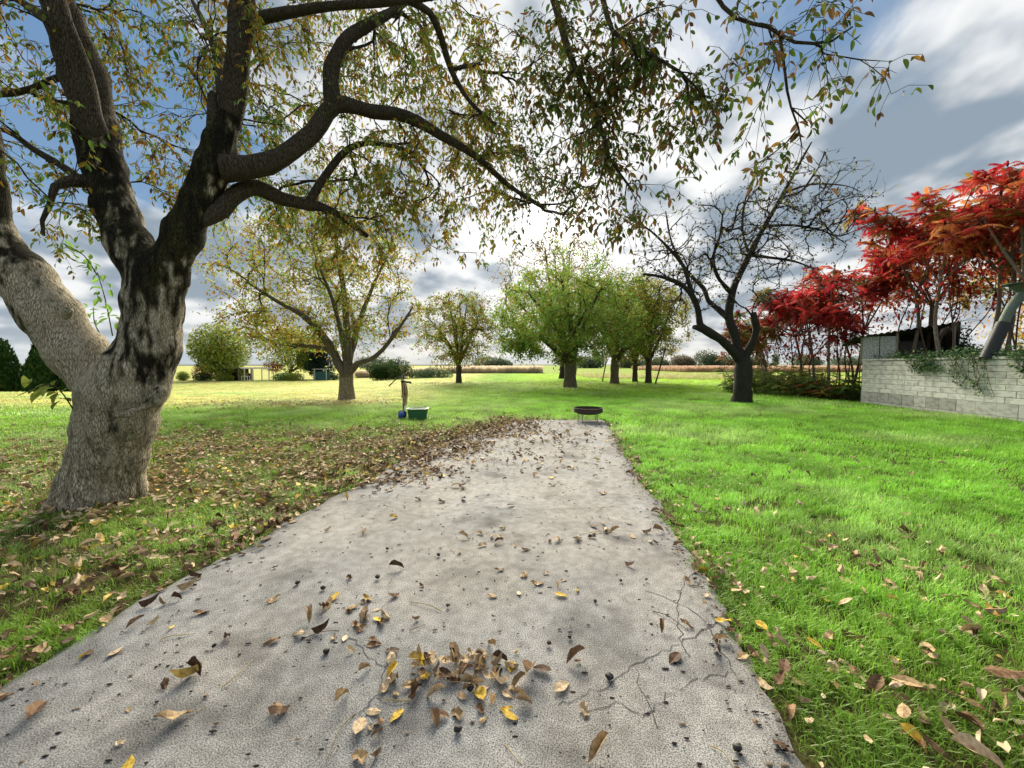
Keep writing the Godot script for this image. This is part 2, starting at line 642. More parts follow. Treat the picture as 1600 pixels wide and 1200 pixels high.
func px_limb(spec: Array) -> Array:      # [[x, y, depth, half width in pixels], ...] -> [points, radii]
	var p := []
	var r := []
	for k in spec.size():
		var q: Array = spec[k]
		var a: Array = spec[maxi(k - 1, 0)]
		var b: Array = spec[mini(k + 1, spec.size() - 1)]
		var across := Vector2(-(float(b[1]) - a[1]), float(b[0]) - a[0]).normalized()
		var off := (Vector2(float(q[0]) - 800.0, float(q[1]) - 600.0) / FOCAL).dot(across)      # a wide lens stretches what stands off its axis
		p.append(P(q[0], q[1], q[2])); r.append(q[3] * q[2] / FOCAL / sqrt(1.0 + off * off))
	return [p, r]

func bones_of(l: Array, bones: Array) -> void:
	for k in l[0].size() - 1:
		bones.append([l[0][k], l[0][k + 1], l[1][k], l[1][k + 1]])

const GREEN := Color(0.135, 0.25, 0.046)
const OLIVE := Color(0.27, 0.32, 0.062)
const YELLOW := Color(0.42, 0.29, 0.035)
const OCHRE := Color(0.27, 0.15, 0.03)
const BROWN := Color(0.15, 0.085, 0.038)

func near_walnut() -> void:
	var rng := RandomNumberGenerator.new()
	rng.seed = 41
	var root := thing("walnut_tree", "huge old walnut tree with pale furrowed trunk and spreading mossy limbs beside the path", "tree", Vector3.ZERO)
	var d0 := -G(160, 782).z
	var trunk := px_limb([[152, 800, d0, 74], [157, 765, d0, 70], [170, 715, d0, 63], [183, 660, d0, 66], [190, 615, d0, 65], [208, 575, d0, 52]])
	trunk[0][0].y = -0.15
	var left := px_limb([[163, 612, 4.1, 42], [124, 552, 4.05, 46], [80, 492, 4.0, 45], [32, 430, 3.95, 44], [-10, 378, 3.9, 38], [-24, 290, 3.9, 36], [-32, 200, 3.9, 34]])
	var main := px_limb([[215, 605, 4.1, 54], [233, 545, 4.12, 50], [241, 475, 4.15, 49], [248, 425, 4.15, 47]])
	var centre := px_limb([[230, 435, 4.15, 36], [206, 385, 4.15, 35], [182, 330, 4.2, 33], [162, 260, 4.25, 35], [150, 195, 4.3, 37]])
	var right := px_limb([[263, 430, 4.15, 35], [284, 370, 4.15, 33], [309, 315, 4.2, 29], [334, 262, 4.2, 29], [343, 225, 4.25, 27], [358, 185, 4.3, 21]])
	var knob := px_limb([[262, 598, 4.1 - 0.15, 11], [262, 585, 4.1 - 0.12, 10]])
	var bones := []
	for l in [trunk, left, main, centre, right]: bones_of(l, bones)
	bones_of(px_limb([[252, 610, 4.0, 9], [241, 625, 3.95, 8]]), bones)        # healed stub and the crease that runs from it
	bones_of(px_limb([[238, 630, 3.93, 5], [205, 646, 3.775, 4], [178, 652, 3.745, 3]]), bones)
	bones_of(px_limb([[106, 486, 3.80, 8], [102, 494, 3.82, 8]]), bones)
	for a in 7:                                                                  # root flare
		var an := TAU * a / 7.0 + 0.4
		var q: Vector3 = trunk[0][0] + Vector3(cos(an), 0, sin(an)) * 0.37
		bones.append([Vector3(q.x, -0.1, q.z), trunk[0][1] + Vector3(cos(an), 0.15, sin(an)) * 0.2, 0.08, 0.13])
	var skin := smooth_skin(bones, 0.020, 0.075)
	var stain := noise_of(FastNoiseLite.TYPE_SIMPLEX_SMOOTH, 1.6, 5, 77)
	var speck := noise_of(FastNoiseLite.TYPE_SIMPLEX_SMOOTH, 9.0, 3, 78)
	var lump := noise_of(FastNoiseLite.TYPE_SIMPLEX_SMOOTH, 3.0, 3, 79)
	var rib := noise_of(FastNoiseLite.TYPE_SIMPLEX_SMOOTH, 1.0, 3, 80, FastNoiseLite.FRACTAL_RIDGED)
	var seam0 := P(232, 560, 3.7)
	for i in skin.v.size():
		var p := skin.v[i]
		var nn := skin.n[i]
		var low := clampf((1.25 - p.y) / 0.9, 0.15, 1.0)
		var rr := rib.get_noise_3d(p.x * 11.0, p.y * 2.6, p.z * 11.0)
		skin.v[i] = p + nn * (lump.get_noise_3dv(p) * 0.028 - maxf(rr, -0.1) * 0.022 * low)
		# black algae where water runs: the crotch, the seam below it, the upper limbs
		var s: float = stain.get_noise_3d(p.x * 1.6, p.y * 0.4, p.z * 1.6) * 0.9 + speck.get_noise_3d(p.x * 1.5, p.y * 0.35, p.z * 1.5) * 0.85
		var wet := 0.0
		wet += 0.95 * exp(-pow((p.x - seam0.x + 0.16 - (p.y - 1.7) * 0.10) / 0.27, 2.0)) * smoothstep(1.05, 1.5, p.y) * (1.0 - smoothstep(2.7, 3.1, p.y) * 0.3)
		wet += 0.62 * smoothstep(2.2, 3.1, p.y)
		wet += 0.55 * smoothstep(0.25, 0.8, nn.y) * smoothstep(1.0, 1.6, p.y)
		wet -= 0.22 * smoothstep(0.1, 0.7, nn.x)
		wet += 0.28 * smoothstep(1.7, 2.4, p.y)
		wet += 0.34 * smoothstep(0.0, 0.5, -p.x - 4.4) * smoothstep(1.5, 2.0, p.y)
		var k := smoothstep(0.18, 0.80, wet + s * 0.95)
		var pale := lin(0.62, 0.585, 0.50).lerp(lin(0.46, 0.45, 0.36), smoothstep(-0.2, 0.5, s))
		var moss := lin(0.06, 0.062, 0.03).lerp(lin(0.026, 0.025, 0.022), smoothstep(-0.3, 0.3, s))
		var crev := smoothstep(0.15, 0.75, rr) * low
		skin.c[i] = pale.lerp(moss, k).lerp(lin(0.13, 0.115, 0.09), crev * 0.6)
	put("trunk", skin.mesh(), M.bark, root)
	# limbs beyond the trunk
	var limbs := [
		px_limb([[-32, 215, 3.9, 33], [-38, 120, 3.95, 30], [-60, 0, 4.0, 26], [-110, -130, 4.1, 18], [-170, -260, 4.3, 9]]),
		px_limb([[151, 205, 4.3, 36], [132, 120, 4.32, 35], [104, 40, 4.35, 29], [84, -20, 4.4, 24], [40, -140, 4.5, 16], [0, -260, 4.6, 9]]),
		px_limb([[154, 212, 4.0, 17], [143, 198, 3.95, 23], [118, 110, 3.85, 23], [92, 30, 3.75, 21], [64, -60, 3.7, 18], [20, -170, 3.7, 11]]),
		px_limb([[355, 195, 4.3, 24], [367, 150, 4.3, 20], [371, 100, 4.3, 19], [379, 25, 4.3, 22], [384, -60, 4.3, 18], [400, -180, 4.4, 12], [430, -300, 4.6, 7]]),
		px_limb([[340, 235, 4.25, 20], [333, 200, 4.2, 11], [332, 150, 4.2, 8], [335, 144, 4.2, 6]]),
		px_limb([[350, 262, 4.2, 24], [395, 262, 4.25, 20], [440, 245, 4.3, 18], [488, 208, 4.4, 16], [524, 164, 4.5, 15], [580, 174, 4.6, 11], [635, 182, 4.7, 9], [690, 212, 4.85, 7], [745, 245, 5.0, 5.5], [795, 290, 5.1, 4], [850, 325, 5.2, 2.5]]),
		px_limb([[522, 168, 4.5, 14], [517, 130, 4.5, 13], [522, 95, 4.5, 13], [545, 58, 4.55, 12], [585, 34, 4.65, 10], [622, 12, 4.8, 7], [665, -25, 5.0, 5], [720, -80, 5.2, 3]]),
		px_limb([[312, 345, 4.2, 13], [345, 326, 4.28, 17], [374, 300, 4.4, 17], [402, 293, 4.5, 14], [440, 310, 4.65, 11], [482, 320, 4.8, 9], [520, 330, 5.0, 5], [575, 370, 5.2, 3]]),
		px_limb([[482, 318, 4.8, 8], [508, 275, 4.9, 7], [545, 232, 5.0, 6], [592, 224, 5.1, 4], [650, 240, 5.3, 2.5]]),
		px_limb([[372, 45, 4.3, 16], [405, 30, 4.25, 12], [450, 20, 4.15, 10], [520, 9, 4.0, 9], [600, 4, 3.85, 8], [690, -10, 3.6, 7.5], [790, -50, 3.3, 8], [900, -110, 3.0, 8], [1030, -140, 2.8, 7], [1150, -130, 2.7, 5]]),
		px_limb([[640, 2, 3.75, 6], [672, 20, 3.9, 5.5], [690, 60, 4.1, 5], [705, 110, 4.3, 4], [735, 160, 4.5, 3], [775, 195, 4.7, 2]]),
		px_limb([[135, 283, 4.2, 12], [105, 284, 4.1, 9], [86, 292, 4.0, 8], [78, 320, 3.95, 6], [66, 345, 3.95, 4.5], [68, 368, 3.95, 3]]),
		px_limb([[128, 283, 4.2, 7], [95, 258, 4.25, 5.5], [55, 235, 4.3, 5], [10, 205, 4.4, 3.5], [-60, 190, 4.6, 2]]),
		px_limb([[120, 125, 4.3, 8], [90, 122, 4.4, 6.5], [50, 138, 4.5, 6], [0, 148, 4.6, 4.5], [-70, 140, 4.8, 2.5]]),
		px_limb([[110, 60, 4.4, 9], [60, 20, 5.0, 7], [-10, -20, 5.6, 4], [-80, -40, 6.2, 2]]),
		px_limb([[345, 240, 4.3, 12], [345, 120, 4.9, 9], [330, 60, 5.5, 6], [300, 0, 6.2, 3]]),
		px_limb([[840, -78, 3.2, 6], [868, 10, 3.15, 5.5], [890, 85, 3.1, 5], [912, 135, 3.1, 4.5], [936, 185, 3.1, 3.5], [952, 245, 3.1, 2.5], [990, 300, 3.1, 1.5]]),
		px_limb([[900, -108, 3.0, 6], [940, -10, 2.95, 5], [958, 50, 2.9, 4.5], [1010, 82, 2.85, 4], [1062, 112, 2.85, 2.5], [1100, 150, 2.85, 1.5]]),
		px_limb([[1060, -140, 2.75, 6], [1110, -20, 2.65, 4.5], [1150, 28, 2.6, 4], [1200, 42, 2.55, 3.5], [1242, 66, 2.5, 3], [1300, 64, 2.5, 2], [1332, 42, 2.5, 1.2]]),
		px_limb([[1218, 48, 2.53, 2.8], [1226, 110, 2.55, 2.4], [1236, 168, 2.58, 1.8], [1262, 192, 2.6, 1.2]]),
	]
	var at := PackedVector3Array()
	ellipsoid(at, rng, Vector3(-2.2, 5.4, -5.6), Vector3(3.6, 2.4, 2.4), 560, 0.5, 2.6)
	ellipsoid(at, rng, Vector3(-4.6, 5.0, -4.6), Vector3(2.8, 2.6, 2.2), 380, 0.5, 2.6)
	ellipsoid(at, rng, Vector3(-0.4, 4.3, -5.4), Vector3(1.8, 1.5, 1.4), 260, 0.5, 2.9)
	ellipsoid(at, rng, Vector3(-1.9, 3.4, -5.3), Vector3(1.3, 0.7, 0.8), 90, 0.5, 2.4)
	for li in range(16, 20):                                              # the branches that hang down near the eye
		var rs := resample(limbs[li][0], limbs[li][1], 0.12)
		for k in rs[0].size():
			for j in (4 if li < 18 else 2):
				if k > 4:
					at.append(rs[0][k] + rdir(rng) * rng.randf_range(0.12, 0.42) + Vector3(0, -0.12, -0.1))
	ellipsoid(at, rng, P(960, 120, 3.0), Vector3(0.6, 0.8, 0.4), 40, 0.6)
	var tr := wooden(root, [trunk[0], trunk[1]], limbs, at, {"rng": rng, "no_trunk": true, "bark": M.bark, "step": 0.16, "bare": 0.4, "wobble": 0.05, "arch": 0.1, "wood": lin(0.20, 0.185, 0.15), "twig": lin(0.045, 0.038, 0.032), "tip": 0.0032, "sides": 12})
	# leaves: stalks that carry a few leaflets each
	var leaf := leaf_mesh(1.0, 0.42, 0.25, 0.35, 0.35)
	var list := []
	var stalks := B.new()
	var patch := noise_of(FastNoiseLite.TYPE_SIMPLEX_SMOOTH, 0.55, 2, 3)
	for pth in tr.paths:
		var nodes: PackedInt32Array = pth[0]
		var m := nodes.size()
		for k in (5 if rng.randf() < 0.5 else 6):
			var x := (m - 1) * (1.0 - pow(rng.randf(), 1.4) * 0.7)
			if k == 0: x = m - 1.001
			var i := mini(int(x), m - 2)
			var p = tr.pos[nodes[i]].lerp(tr.pos[nodes[i + 1]], x - i)
			var along = (tr.pos[nodes[i + 1]] - tr.pos[nodes[i]]).normalized()
			var d = (along * 0.5 + rdir(rng) * 0.9 + Vector3.DOWN * 0.35).normalized()
			var ln := rng.randf_range(0.10, 0.24)
			var q = p + d * ln + Vector3.DOWN * ln * 0.25
			stalks.tube(PackedVector3Array([p, p + d * ln * 0.5, q]), PackedFloat32Array([0.0022, 0.0018, 0.0014]), 3, lin(0.10, 0.09, 0.03))
			var pairs := rng.randi_range(1, 3)
			for j in pairs * 2 + 1:
				if rng.randf() < 0.18:
					continue
				var t := 1.0 - float(int((j + 1) / 2)) * 0.3
				var s = p.lerp(q, t) if j else q
				var sd := 1.0 if j % 2 else -1.0
				var side = d.cross(Vector3.UP).normalized() * sd
				var ld = ((side * 0.9 if j else Vector3.ZERO) + d * 0.5 + Vector3.DOWN * rng.randf_range(0.3, 1.3) + rdir(rng) * 0.4).normalized()
				var size := (rng.randf_range(0.045, 0.085) if s.x < 0.2 else rng.randf_range(0.04, 0.072))
				var bs := aim(ld, (rdir(rng) + Vector3.UP * 0.8).normalized())
				var g := patch.get_noise_3dv(s) + rng.randf_range(-0.35, 0.35)
				var col: Color
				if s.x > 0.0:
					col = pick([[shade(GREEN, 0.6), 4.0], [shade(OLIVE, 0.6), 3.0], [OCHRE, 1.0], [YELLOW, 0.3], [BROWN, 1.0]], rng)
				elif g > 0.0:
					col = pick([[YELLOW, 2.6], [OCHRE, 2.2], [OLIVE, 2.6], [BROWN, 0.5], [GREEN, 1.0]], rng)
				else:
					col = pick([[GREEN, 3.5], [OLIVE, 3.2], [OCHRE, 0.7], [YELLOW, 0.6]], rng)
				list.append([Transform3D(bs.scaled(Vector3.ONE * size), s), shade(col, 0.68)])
	# young shoots on the trunk, with larger leaves
	for sh in [[[115, 640, 3.8], [82, 602, 3.6], [28, 618, 3.4], 18, 0.115, Color(0.16, 0.21, 0.05)], [[176, 525, 4.3], [165, 470, 4.25], [152, 425, 4.2], 26, 0.085, GREEN], [[160, 528, 4.3], [148, 505, 4.3], [146, 480, 4.3], 12, 0.065, GREEN], [[152, 430, 4.2], [132, 400, 4.15], [108, 385, 4.1], 20, 0.085, GREEN]]:
		var a := P(sh[0][0], sh[0][1], sh[0][2])
		var b := P(sh[1][0], sh[1][1], sh[1][2])
		var c := P(sh[2][0], sh[2][1], sh[2][2])
		var rs := resample([a, b, c], [0.006, 0.005, 0.003], 0.05)
		var tb := B.new()
		tb.tube(rs[0], rs[1], 5, lin(0.08, 0.075, 0.04))
		put("shoot", tb.mesh(), M.twig, root)
		for k in int(sh[3]):
			var p: Vector3 = rs[0][rng.randi_range(int(rs[0].size() * 0.3), rs[0].size() - 1)] + rdir(rng) * 0.06
			var d := (rdir(rng) + Vector3(-0.5, -0.25, 0.2)).normalized()
			list.append([Transform3D(aim(d, (rdir(rng) * 0.5 + Vector3.UP).normalized()).scaled(Vector3.ONE * float(sh[4]) * rng.randf_range(0.8, 1.3)), p), shade(sh[5], rng.randf_range(1.2, 2.2))])
	put("leaf_stalks", stalks.mesh(), M.twig, root).set_meta("kind", "stuff")
	# the leaves that show largest are parts of their own
	var eye := Vector3(0, EYE, 0)
	var scored := []
	for i in list.size():
		var xf: Transform3D = list[i][0]
		var q := xf.origin - eye
		var z := -q.z
		var sx := q.x / maxf(z, 0.1) * FOCAL + 800.0
		var sy := HORIZON - q.y / maxf(z, 0.1) * FOCAL
		var seen := z > 0.5 and sx > -20 and sx < 1620 and sy > -20 and sy < 1220
		scored.append([xf.basis.x.length() / q.length() if seen else 0.0, i])
	scored.sort_custom(func(a, b): return a[0] > b[0] if a[0] != b[0] else a[1] < b[1])
	var tones := [GREEN, shade(GREEN, 1.5), OLIVE, shade(OLIVE, 1.4), YELLOW, OCHRE, BROWN]
	var tone_m := []
	for t in tones: tone_m.append(leafy(0.9, 0.5, t, true))
	var xs: Array[Transform3D] = []
	var cs := PackedColorArray()
	for r in scored.size():
		var it: Array = list[scored[r][1]]
		if r < 300:
			var best := 0
			var bd := 1e9
			for t in tones.size():
				var e: float = absf(tones[t].r - it[1].r) + absf(tones[t].g - it[1].g)
				if e < bd:
					bd = e; best = t
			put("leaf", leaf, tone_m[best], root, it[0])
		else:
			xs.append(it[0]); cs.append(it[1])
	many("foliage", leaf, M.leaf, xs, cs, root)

# a whole tree with a crown of leaves
func crown_tree(called: String, label: String, group: String, base: Vector3, o: Dictionary) -> void:
	var rng := RandomNumberGenerator.new()
	rng.seed = o.seed
	var root := thing(called, label, "tree", base, 0.0, group)
	var h: float = o.fork
	var r0: float = o.r
	var lean: Vector3 = o.get("lean", Vector3.ZERO)
	var trunk := [[Vector3(0, -0.1, 0), Vector3(0, 0.12, 0) + lean * 0.1, lean * 0.5 + Vector3(0, h * 0.5, 0), lean + Vector3(0, h, 0), lean + Vector3(0, h + 0.25, 0)], [r0 * 1.5, r0 * 1.12, r0, r0 * 1.02, r0 * 0.7]]
	var limbs: Array = o.limbs if o.has("limbs") else auto_limbs(rng, lean + Vector3(0, h, 0), r0, o.crown[0][0], o.crown[0][1], o.get("count", 7))
	for l in limbs:
		if o.has("limbs"):
			for k in l[0].size(): l[0][k] -= base
	var at := PackedVector3Array()
	for e in o.crown:
		ellipsoid(at, rng, e[0], e[1], e[2], e[3] if e.size() > 3 else 0.45, o.get("low", 0.6))
	var tr := wooden(root, trunk, limbs, at, {"rng": rng, "step": o.get("step", 0.35), "bare": o.get("bare", 0.25), "wobble": o.get("wobble", 0.04), "arch": o.get("arch", 0.06), "wood": o.get("wood", lin(0.20, 0.175, 0.14)), "twig": o.get("twig", lin(0.05, 0.042, 0.035)), "tip": o.get("tip", 0.007), "sides": 9})
	var pal: Array = o.pal
	var f := noise_of(FastNoiseLite.TYPE_SIMPLEX_SMOOTH, 0.4, 2, o.seed)
	var pal2: Array = o.get("pal2", pal)
	var res := scatter_leaves(tr, rng, o.per_tip, o.get("spread", 0.35), o.get("leaf", 0.1), func(p): return pick(pal if f.get_noise_3dv(p) < 0.05 else pal2, rng), 0.45)
	many("foliage", M.small_leaf, M.leaf, res[0], res[1], root)

func bushy(called: String, label: String, category: String, group: String, base: Vector3, blobs: Array, count: int, size: float, pal: Array, sd: int, trunk_h := 0.0, trunk_r := 0.0) -> Node3D:
	var rng := RandomNumberGenerator.new()
	rng.seed = sd
	var root := thing(called, label, category, base, 0.0, group)
	var st := B.new()
	if trunk_h > 0.0:
		st.tube(PackedVector3Array([Vector3(0, -0.3, 0), Vector3(0.05, trunk_h * 0.5, 0), Vector3(0, trunk_h, 0.05)]), PackedFloat32Array([trunk_r * 1.3, trunk_r, trunk_r * 0.6]), 7, lin(0.12, 0.10, 0.08))
	for bl in blobs:
		for k in 6:
			var e: Vector3 = bl[0] + rdir(rng) * 0.6 * bl[1]
			var s := Vector3(rng.randf_range(-0.2, 0.2) * bl[1].x, trunk_h * 0.8, 0)
			st.tube(PackedVector3Array([s, s.lerp(e, 0.5) + Vector3(0, 0.1, 0), e]), PackedFloat32Array([maxf(trunk_r * 0.35, 0.02), maxf(trunk_r * 0.2, 0.014), 0.006]), 4, lin(0.09, 0.075, 0.06))
	put("trunk" if trunk_h > 0.0 else "stems", st.mesh(), M.twig, root)
	var xs: Array[Transform3D] = []
	var cs := PackedColorArray()
	var f := noise_of(FastNoiseLite.TYPE_SIMPLEX_SMOOTH, 0.9 / maxf(blobs[0][1].x, 0.5), 3, sd)
	for k in count:
		var bl: Array = blobs[k % blobs.size()]
		var q := rdir(rng)
		var rr := pow(rng.randf(), 0.38) * (1.0 + 0.28 * f.get_noise_3dv(q * 2.0 + bl[0]))
		var p: Vector3 = bl[0] + q * rr * bl[1]
		if p.y < 0.02 or f.get_noise_3dv(p * 1.7) < -0.42:
			continue
		var d := (q * 0.6 + rdir(rng) + Vector3.DOWN * 0.3).normalized()
		xs.append(Transform3D(aim(d, (q + Vector3.UP * 0.6 + rdir(rng) * 0.7).normalized()).scaled(Vector3.ONE * size * rng.randf_range(0.6, 1.3)), p))
		cs.append(pick(pal, rng))
	many("foliage", M.small_leaf, M.leaf, xs, cs, root)
	return root

func thuja(label: String, base: Vector3, h: float, r: float, sd: int) -> void:
	var rng := RandomNumberGenerator.new()
	rng.seed = sd
	var root := thing("thuja", label, "conifer", base, 0.0, "thujas along the garden edge")
	var st := B.new()
	st.tube(PackedVector3Array([Vector3(0, -0.2, 0), Vector3(0, h * 0.9, 0)]), PackedFloat32Array([0.12, 0.02]), 6, lin(0.1, 0.07, 0.05))
	put("trunk", st.mesh(), M.twig, root)
	var xs: Array[Transform3D] = []
	var cs := PackedColorArray()
	for k in 2600:
		var t := 1.0 - sqrt(rng.randf())
		var a := rng.randf() * TAU
		var rr := r * pow(1.0 - t, 0.75) * minf(1.0, 0.6 + t * 4.0) * (0.72 + 0.3 * sqrt(rng.randf())) * (1.0 + 0.10 * sin(a * 5.0 + t * 17.0))
		var p := Vector3(cos(a) * rr, 0.1 + t * h, sin(a) * rr)
		var d := Vector3(cos(a) * 0.5, 1.0, sin(a) * 0.5) + rdir(rng) * 0.35
		xs.append(Transform3D(aim(d, Vector3(cos(a), 0.1, sin(a)) + rdir(rng) * 0.5).scaled(Vector3(1, 1, 1.2) * rng.randf_range(0.22, 0.42)), p))
		cs.append(pick([[lin(0.018, 0.055, 0.012), 3.0], [lin(0.035, 0.085, 0.015), 2.0], [lin(0.06, 0.07, 0.02), 0.4]], rng))
	many("foliage", M.small_leaf, M.leaf_dry, xs, cs, root)

func frond_mesh(pairs: int, len: float, leaflet: float, droop: float, sd: int) -> ArrayMesh:    # a feathered leaf along +x
	var rng := RandomNumberGenerator.new()
	rng.seed = sd
	var b := B.new()
	var pt := func(t: float) -> Vector3: return Vector3(len * t * (1.0 - 0.25 * droop * t), len * (0.10 * t - droop * t * t), 0.02 * sin(t * 5.0))
	for k in pairs * 2 + 1:
		var t := 1.0 if k == pairs * 2 else 0.22 + 0.76 * float(int(k / 2)) / (pairs - 0.5)
		var p: Vector3 = pt.call(minf(t, 1.0))
		var sd2 := 0.0 if k == pairs * 2 else (1.0 if k % 2 else -1.0)
		var l := leaflet * (0.65 + 0.5 * sin(PI * minf(t, 0.95))) * rng.randf_range(0.85, 1.1)
		var d := Vector3(0.55 if sd2 != 0.0 else 1.0, -0.35 - rng.randf() * 0.25 - droop * t * 0.3, sd2).normalized()
		var bs := aim(d, Vector3.UP)
		var w := l * 0.17
		var p1 := p + bs * Vector3(l * 0.45, 0, 0)
		var e := p + bs * Vector3(l, -l * 0.12, 0)
		var s0 := p + bs * Vector3(l * 0.4, w * 0.35, -w)
		var s1 := p + bs * Vector3(l * 0.4, w * 0.35, w)
		var tone := rng.randf_range(0.8, 1.15)
		var c := Color(tone, tone, tone)
		b.tri(p, s1, p1, c); b.tri(p1, s1, e, c); b.tri(p, p1, s0, c); b.tri(p1, e, s0, c)
	var rp := PackedVector3Array()
	for k in 6: rp.append(pt.call(k / 5.0))
	b.tube(rp, PackedFloat32Array([0.006, 0.005, 0.0045, 0.004, 0.003, 0.002]), 3, Color(0.5, 0.4, 0.4))
	return b.mesh()

var sumac_tones := [Color(0.42, 0.022, 0.032), Color(0.56, 0.055, 0.045), Color(0.62, 0.15, 0.06), Color(0.66, 0.28, 0.09), Color(0.20, 0.022, 0.026), Color(0.11, 0.15, 0.035), Color(0.30, 0.24, 0.05), Color(0.30, 0.07, 0.03), Color(0.21, 0.34, 0.08), Color(0.36, 0.44, 0.12)]

func sumac(label: String, base: Vector3, h: float, w: float, mix: Array, sd: int, forks := 3) -> void:
	var rng := RandomNumberGenerator.new()
	rng.seed = sd
	var root := thing("sumac_tree", label, "tree", base, 0.0, "sumac trees along the wall and beyond it")
	var woodc: Color = lin(0.20, 0.175, 0.145) if sd % 3 else lin(0.33, 0.30, 0.26)
	var fork := Vector3(rng.randf_range(-0.4, 0.4), h * rng.randf_range(0.34, 0.52), rng.randf_range(-0.4, 0.4))
	var tb := B.new()
	var rs := resample([Vector3(0, -0.2, 0), fork * 0.5 + rdir(rng) * 0.15, fork], [0.065, 0.05, 0.042], 0.3)
	tb.tube(rs[0], rs[1], 8, woodc)
	put("trunk", tb.mesh(), M.far_bark, root)
	var tips := []
	for i in forks:
		var a := TAU * i / forks + rng.randf() * 1.2
		var e := Vector3(cos(a) * w * 0.55 + fork.x, h * rng.randf_range(0.55, 0.84), sin(a) * w * 0.55 + fork.z)
		var lb := B.new()
		var l := resample([fork - Vector3(0, 0.1, 0), fork.lerp(e, 0.5) + Vector3(0, -0.12, 0), e], [0.036, 0.03, 0.022], 0.25)
		lb.tube(l[0], l[1], 6, woodc.lerp(lin(0.10, 0.07, 0.055), 0.5))
		for j in 5:
			var a2 := a + rng.randf_range(-1.6, 1.6)
			var e2 := e + Vector3(cos(a2) * w * 0.55, h * rng.randf_range(-0.10, 0.18), sin(a2) * w * 0.55)
			var q := resample([e - (e - fork).normalized() * 0.1, e.lerp(e2, 0.5) + Vector3(0, -0.06, 0), e2], [0.02, 0.016, 0.011], 0.2)
			lb.tube(q[0], q[1], 5, lin(0.10, 0.07, 0.055))
			tips.append([e2, (e2 - e).normalized()])
			if rng.randf() < 0.7:
				var e3 := e.lerp(e2, 0.55) + Vector3(rng.randf_range(-1, 1) * w * 0.3, rng.randf_range(-0.25, 0.3), rng.randf_range(-1, 1) * w * 0.3)
				lb.tube(PackedVector3Array([e.lerp(e2, 0.4), e3]), PackedFloat32Array([0.012, 0.008]), 4, lin(0.10, 0.07, 0.055))
				tips.append([e3, (e3 - e).normalized()])
		put("limb", lb.mesh(), M.twig, root)
		# bare dead shoots in the thicket under the crown
		for j in 9:
			var s0: Vector3 = fork.lerp(e, rng.randf_range(-0.5, 0.7))
			var s1 := s0 + (rdir(rng) + Vector3(0, 0.25, 0)).normalized() * rng.randf_range(0.5, 1.2)
			lb.tube(PackedVector3Array([s0, s0.lerp(s1, 0.5) + rdir(rng) * 0.1, s1]), PackedFloat32Array([0.011, 0.008, 0.004]), 3, lin(0.07, 0.05, 0.04))
	for j in 2:                                             # slim side stems that make the thicket
		var a := rng.randf() * TAU
		var s0 := Vector3(cos(a), 0, sin(a)) * rng.randf_range(0.25, 0.9) + Vector3(0, -0.15, 0)
		var s1 := s0 + Vector3(rng.randf_range(-1.0, 1.0), h * rng.randf_range(0.45, 0.74), rng.randf_range(-1.0, 1.0))
		var sb := B.new()
		var q := resample([s0, s0.lerp(s1, 0.35) + rdir(rng) * 0.22, s0.lerp(s1, 0.7) + rdir(rng) * 0.28, s1], [0.026, 0.022, 0.017, 0.010], 0.2)
		sb.tube(q[0], q[1], 5, lin(0.11, 0.085, 0.065))
		for i in 12:
			var t0: Vector3 = q[0][rng.randi_range(int(q[0].size() * 0.4), q[0].size() - 1)]
			var t1 := t0 + (rdir(rng) + Vector3(0, 0.5, 0)).normalized() * rng.randf_range(0.35, 0.9)
			sb.tube(PackedVector3Array([t0, t1]), PackedFloat32Array([0.009, 0.004]), 3, lin(0.08, 0.055, 0.045))
		put("side_stem", sb.mesh(), M.twig, root)
		tips.append([q[0][-1], Vector3.UP])
	var low_x: Array[Transform3D] = []                      # smaller leaves among the bare stems
	var low_c := PackedColorArray()
	for k in 300:
		var a := rng.randf() * TAU
		var q := sqrt(rng.randf()) * w
		var p := Vector3(cos(a) * q, h * rng.randf_range(0.30, 0.86), sin(a) * q)
		low_x.append(Transform3D(aim((rdir(rng) + Vector3.DOWN * 0.6).normalized(), Vector3.UP).scaled(Vector3.ONE * rng.randf_range(0.10, 0.22)), p))
		low_c.append(shade(sumac_tones[mix[rng.randi() % mix.size()]], rng.randf_range(0.5, 1.0)))
	many("lower_foliage", M.small_leaf, M.leaf, low_x, low_c, root)
	for tp in tips:
		var cnt := rng.randi_range(9, 12)
		var main: int = mix[rng.randi() % mix.size()]
		for k in cnt:
			var a := TAU * k / cnt + rng.randf_range(-0.3, 0.3)
			var el := rng.randf_range(-0.65, 0.9)
			var d = Vector3(cos(a) * cos(el), sin(el), sin(a) * cos(el)) + tp[1] * 0.3
			var tone: int = main if rng.randf() < 0.6 else mix[rng.randi() % mix.size()]
			put("compound_leaf", M.fronds[rng.randi() % 3], M.sumac[tone], root, Transform3D(aim(d, Vector3.UP).scaled(Vector3.ONE * rng.randf_range(0.9, 1.35)), tp[0] - tp[1] * rng.randf_range(0.0, 0.18)))
		if rng.randf() < 0.45:
			var fr := B.new()
			fr.lathe(Vector3.ZERO, [[0.012, -0.03], [0.035, 0.03], [0.032, 0.08], [0.018, 0.14], [0.0, 0.17]], 7, lin(0.09, 0.015, 0.015))
			put("seed_head", fr.mesh(), M.twig, root, Transform3D(Basis(), tp[0]))

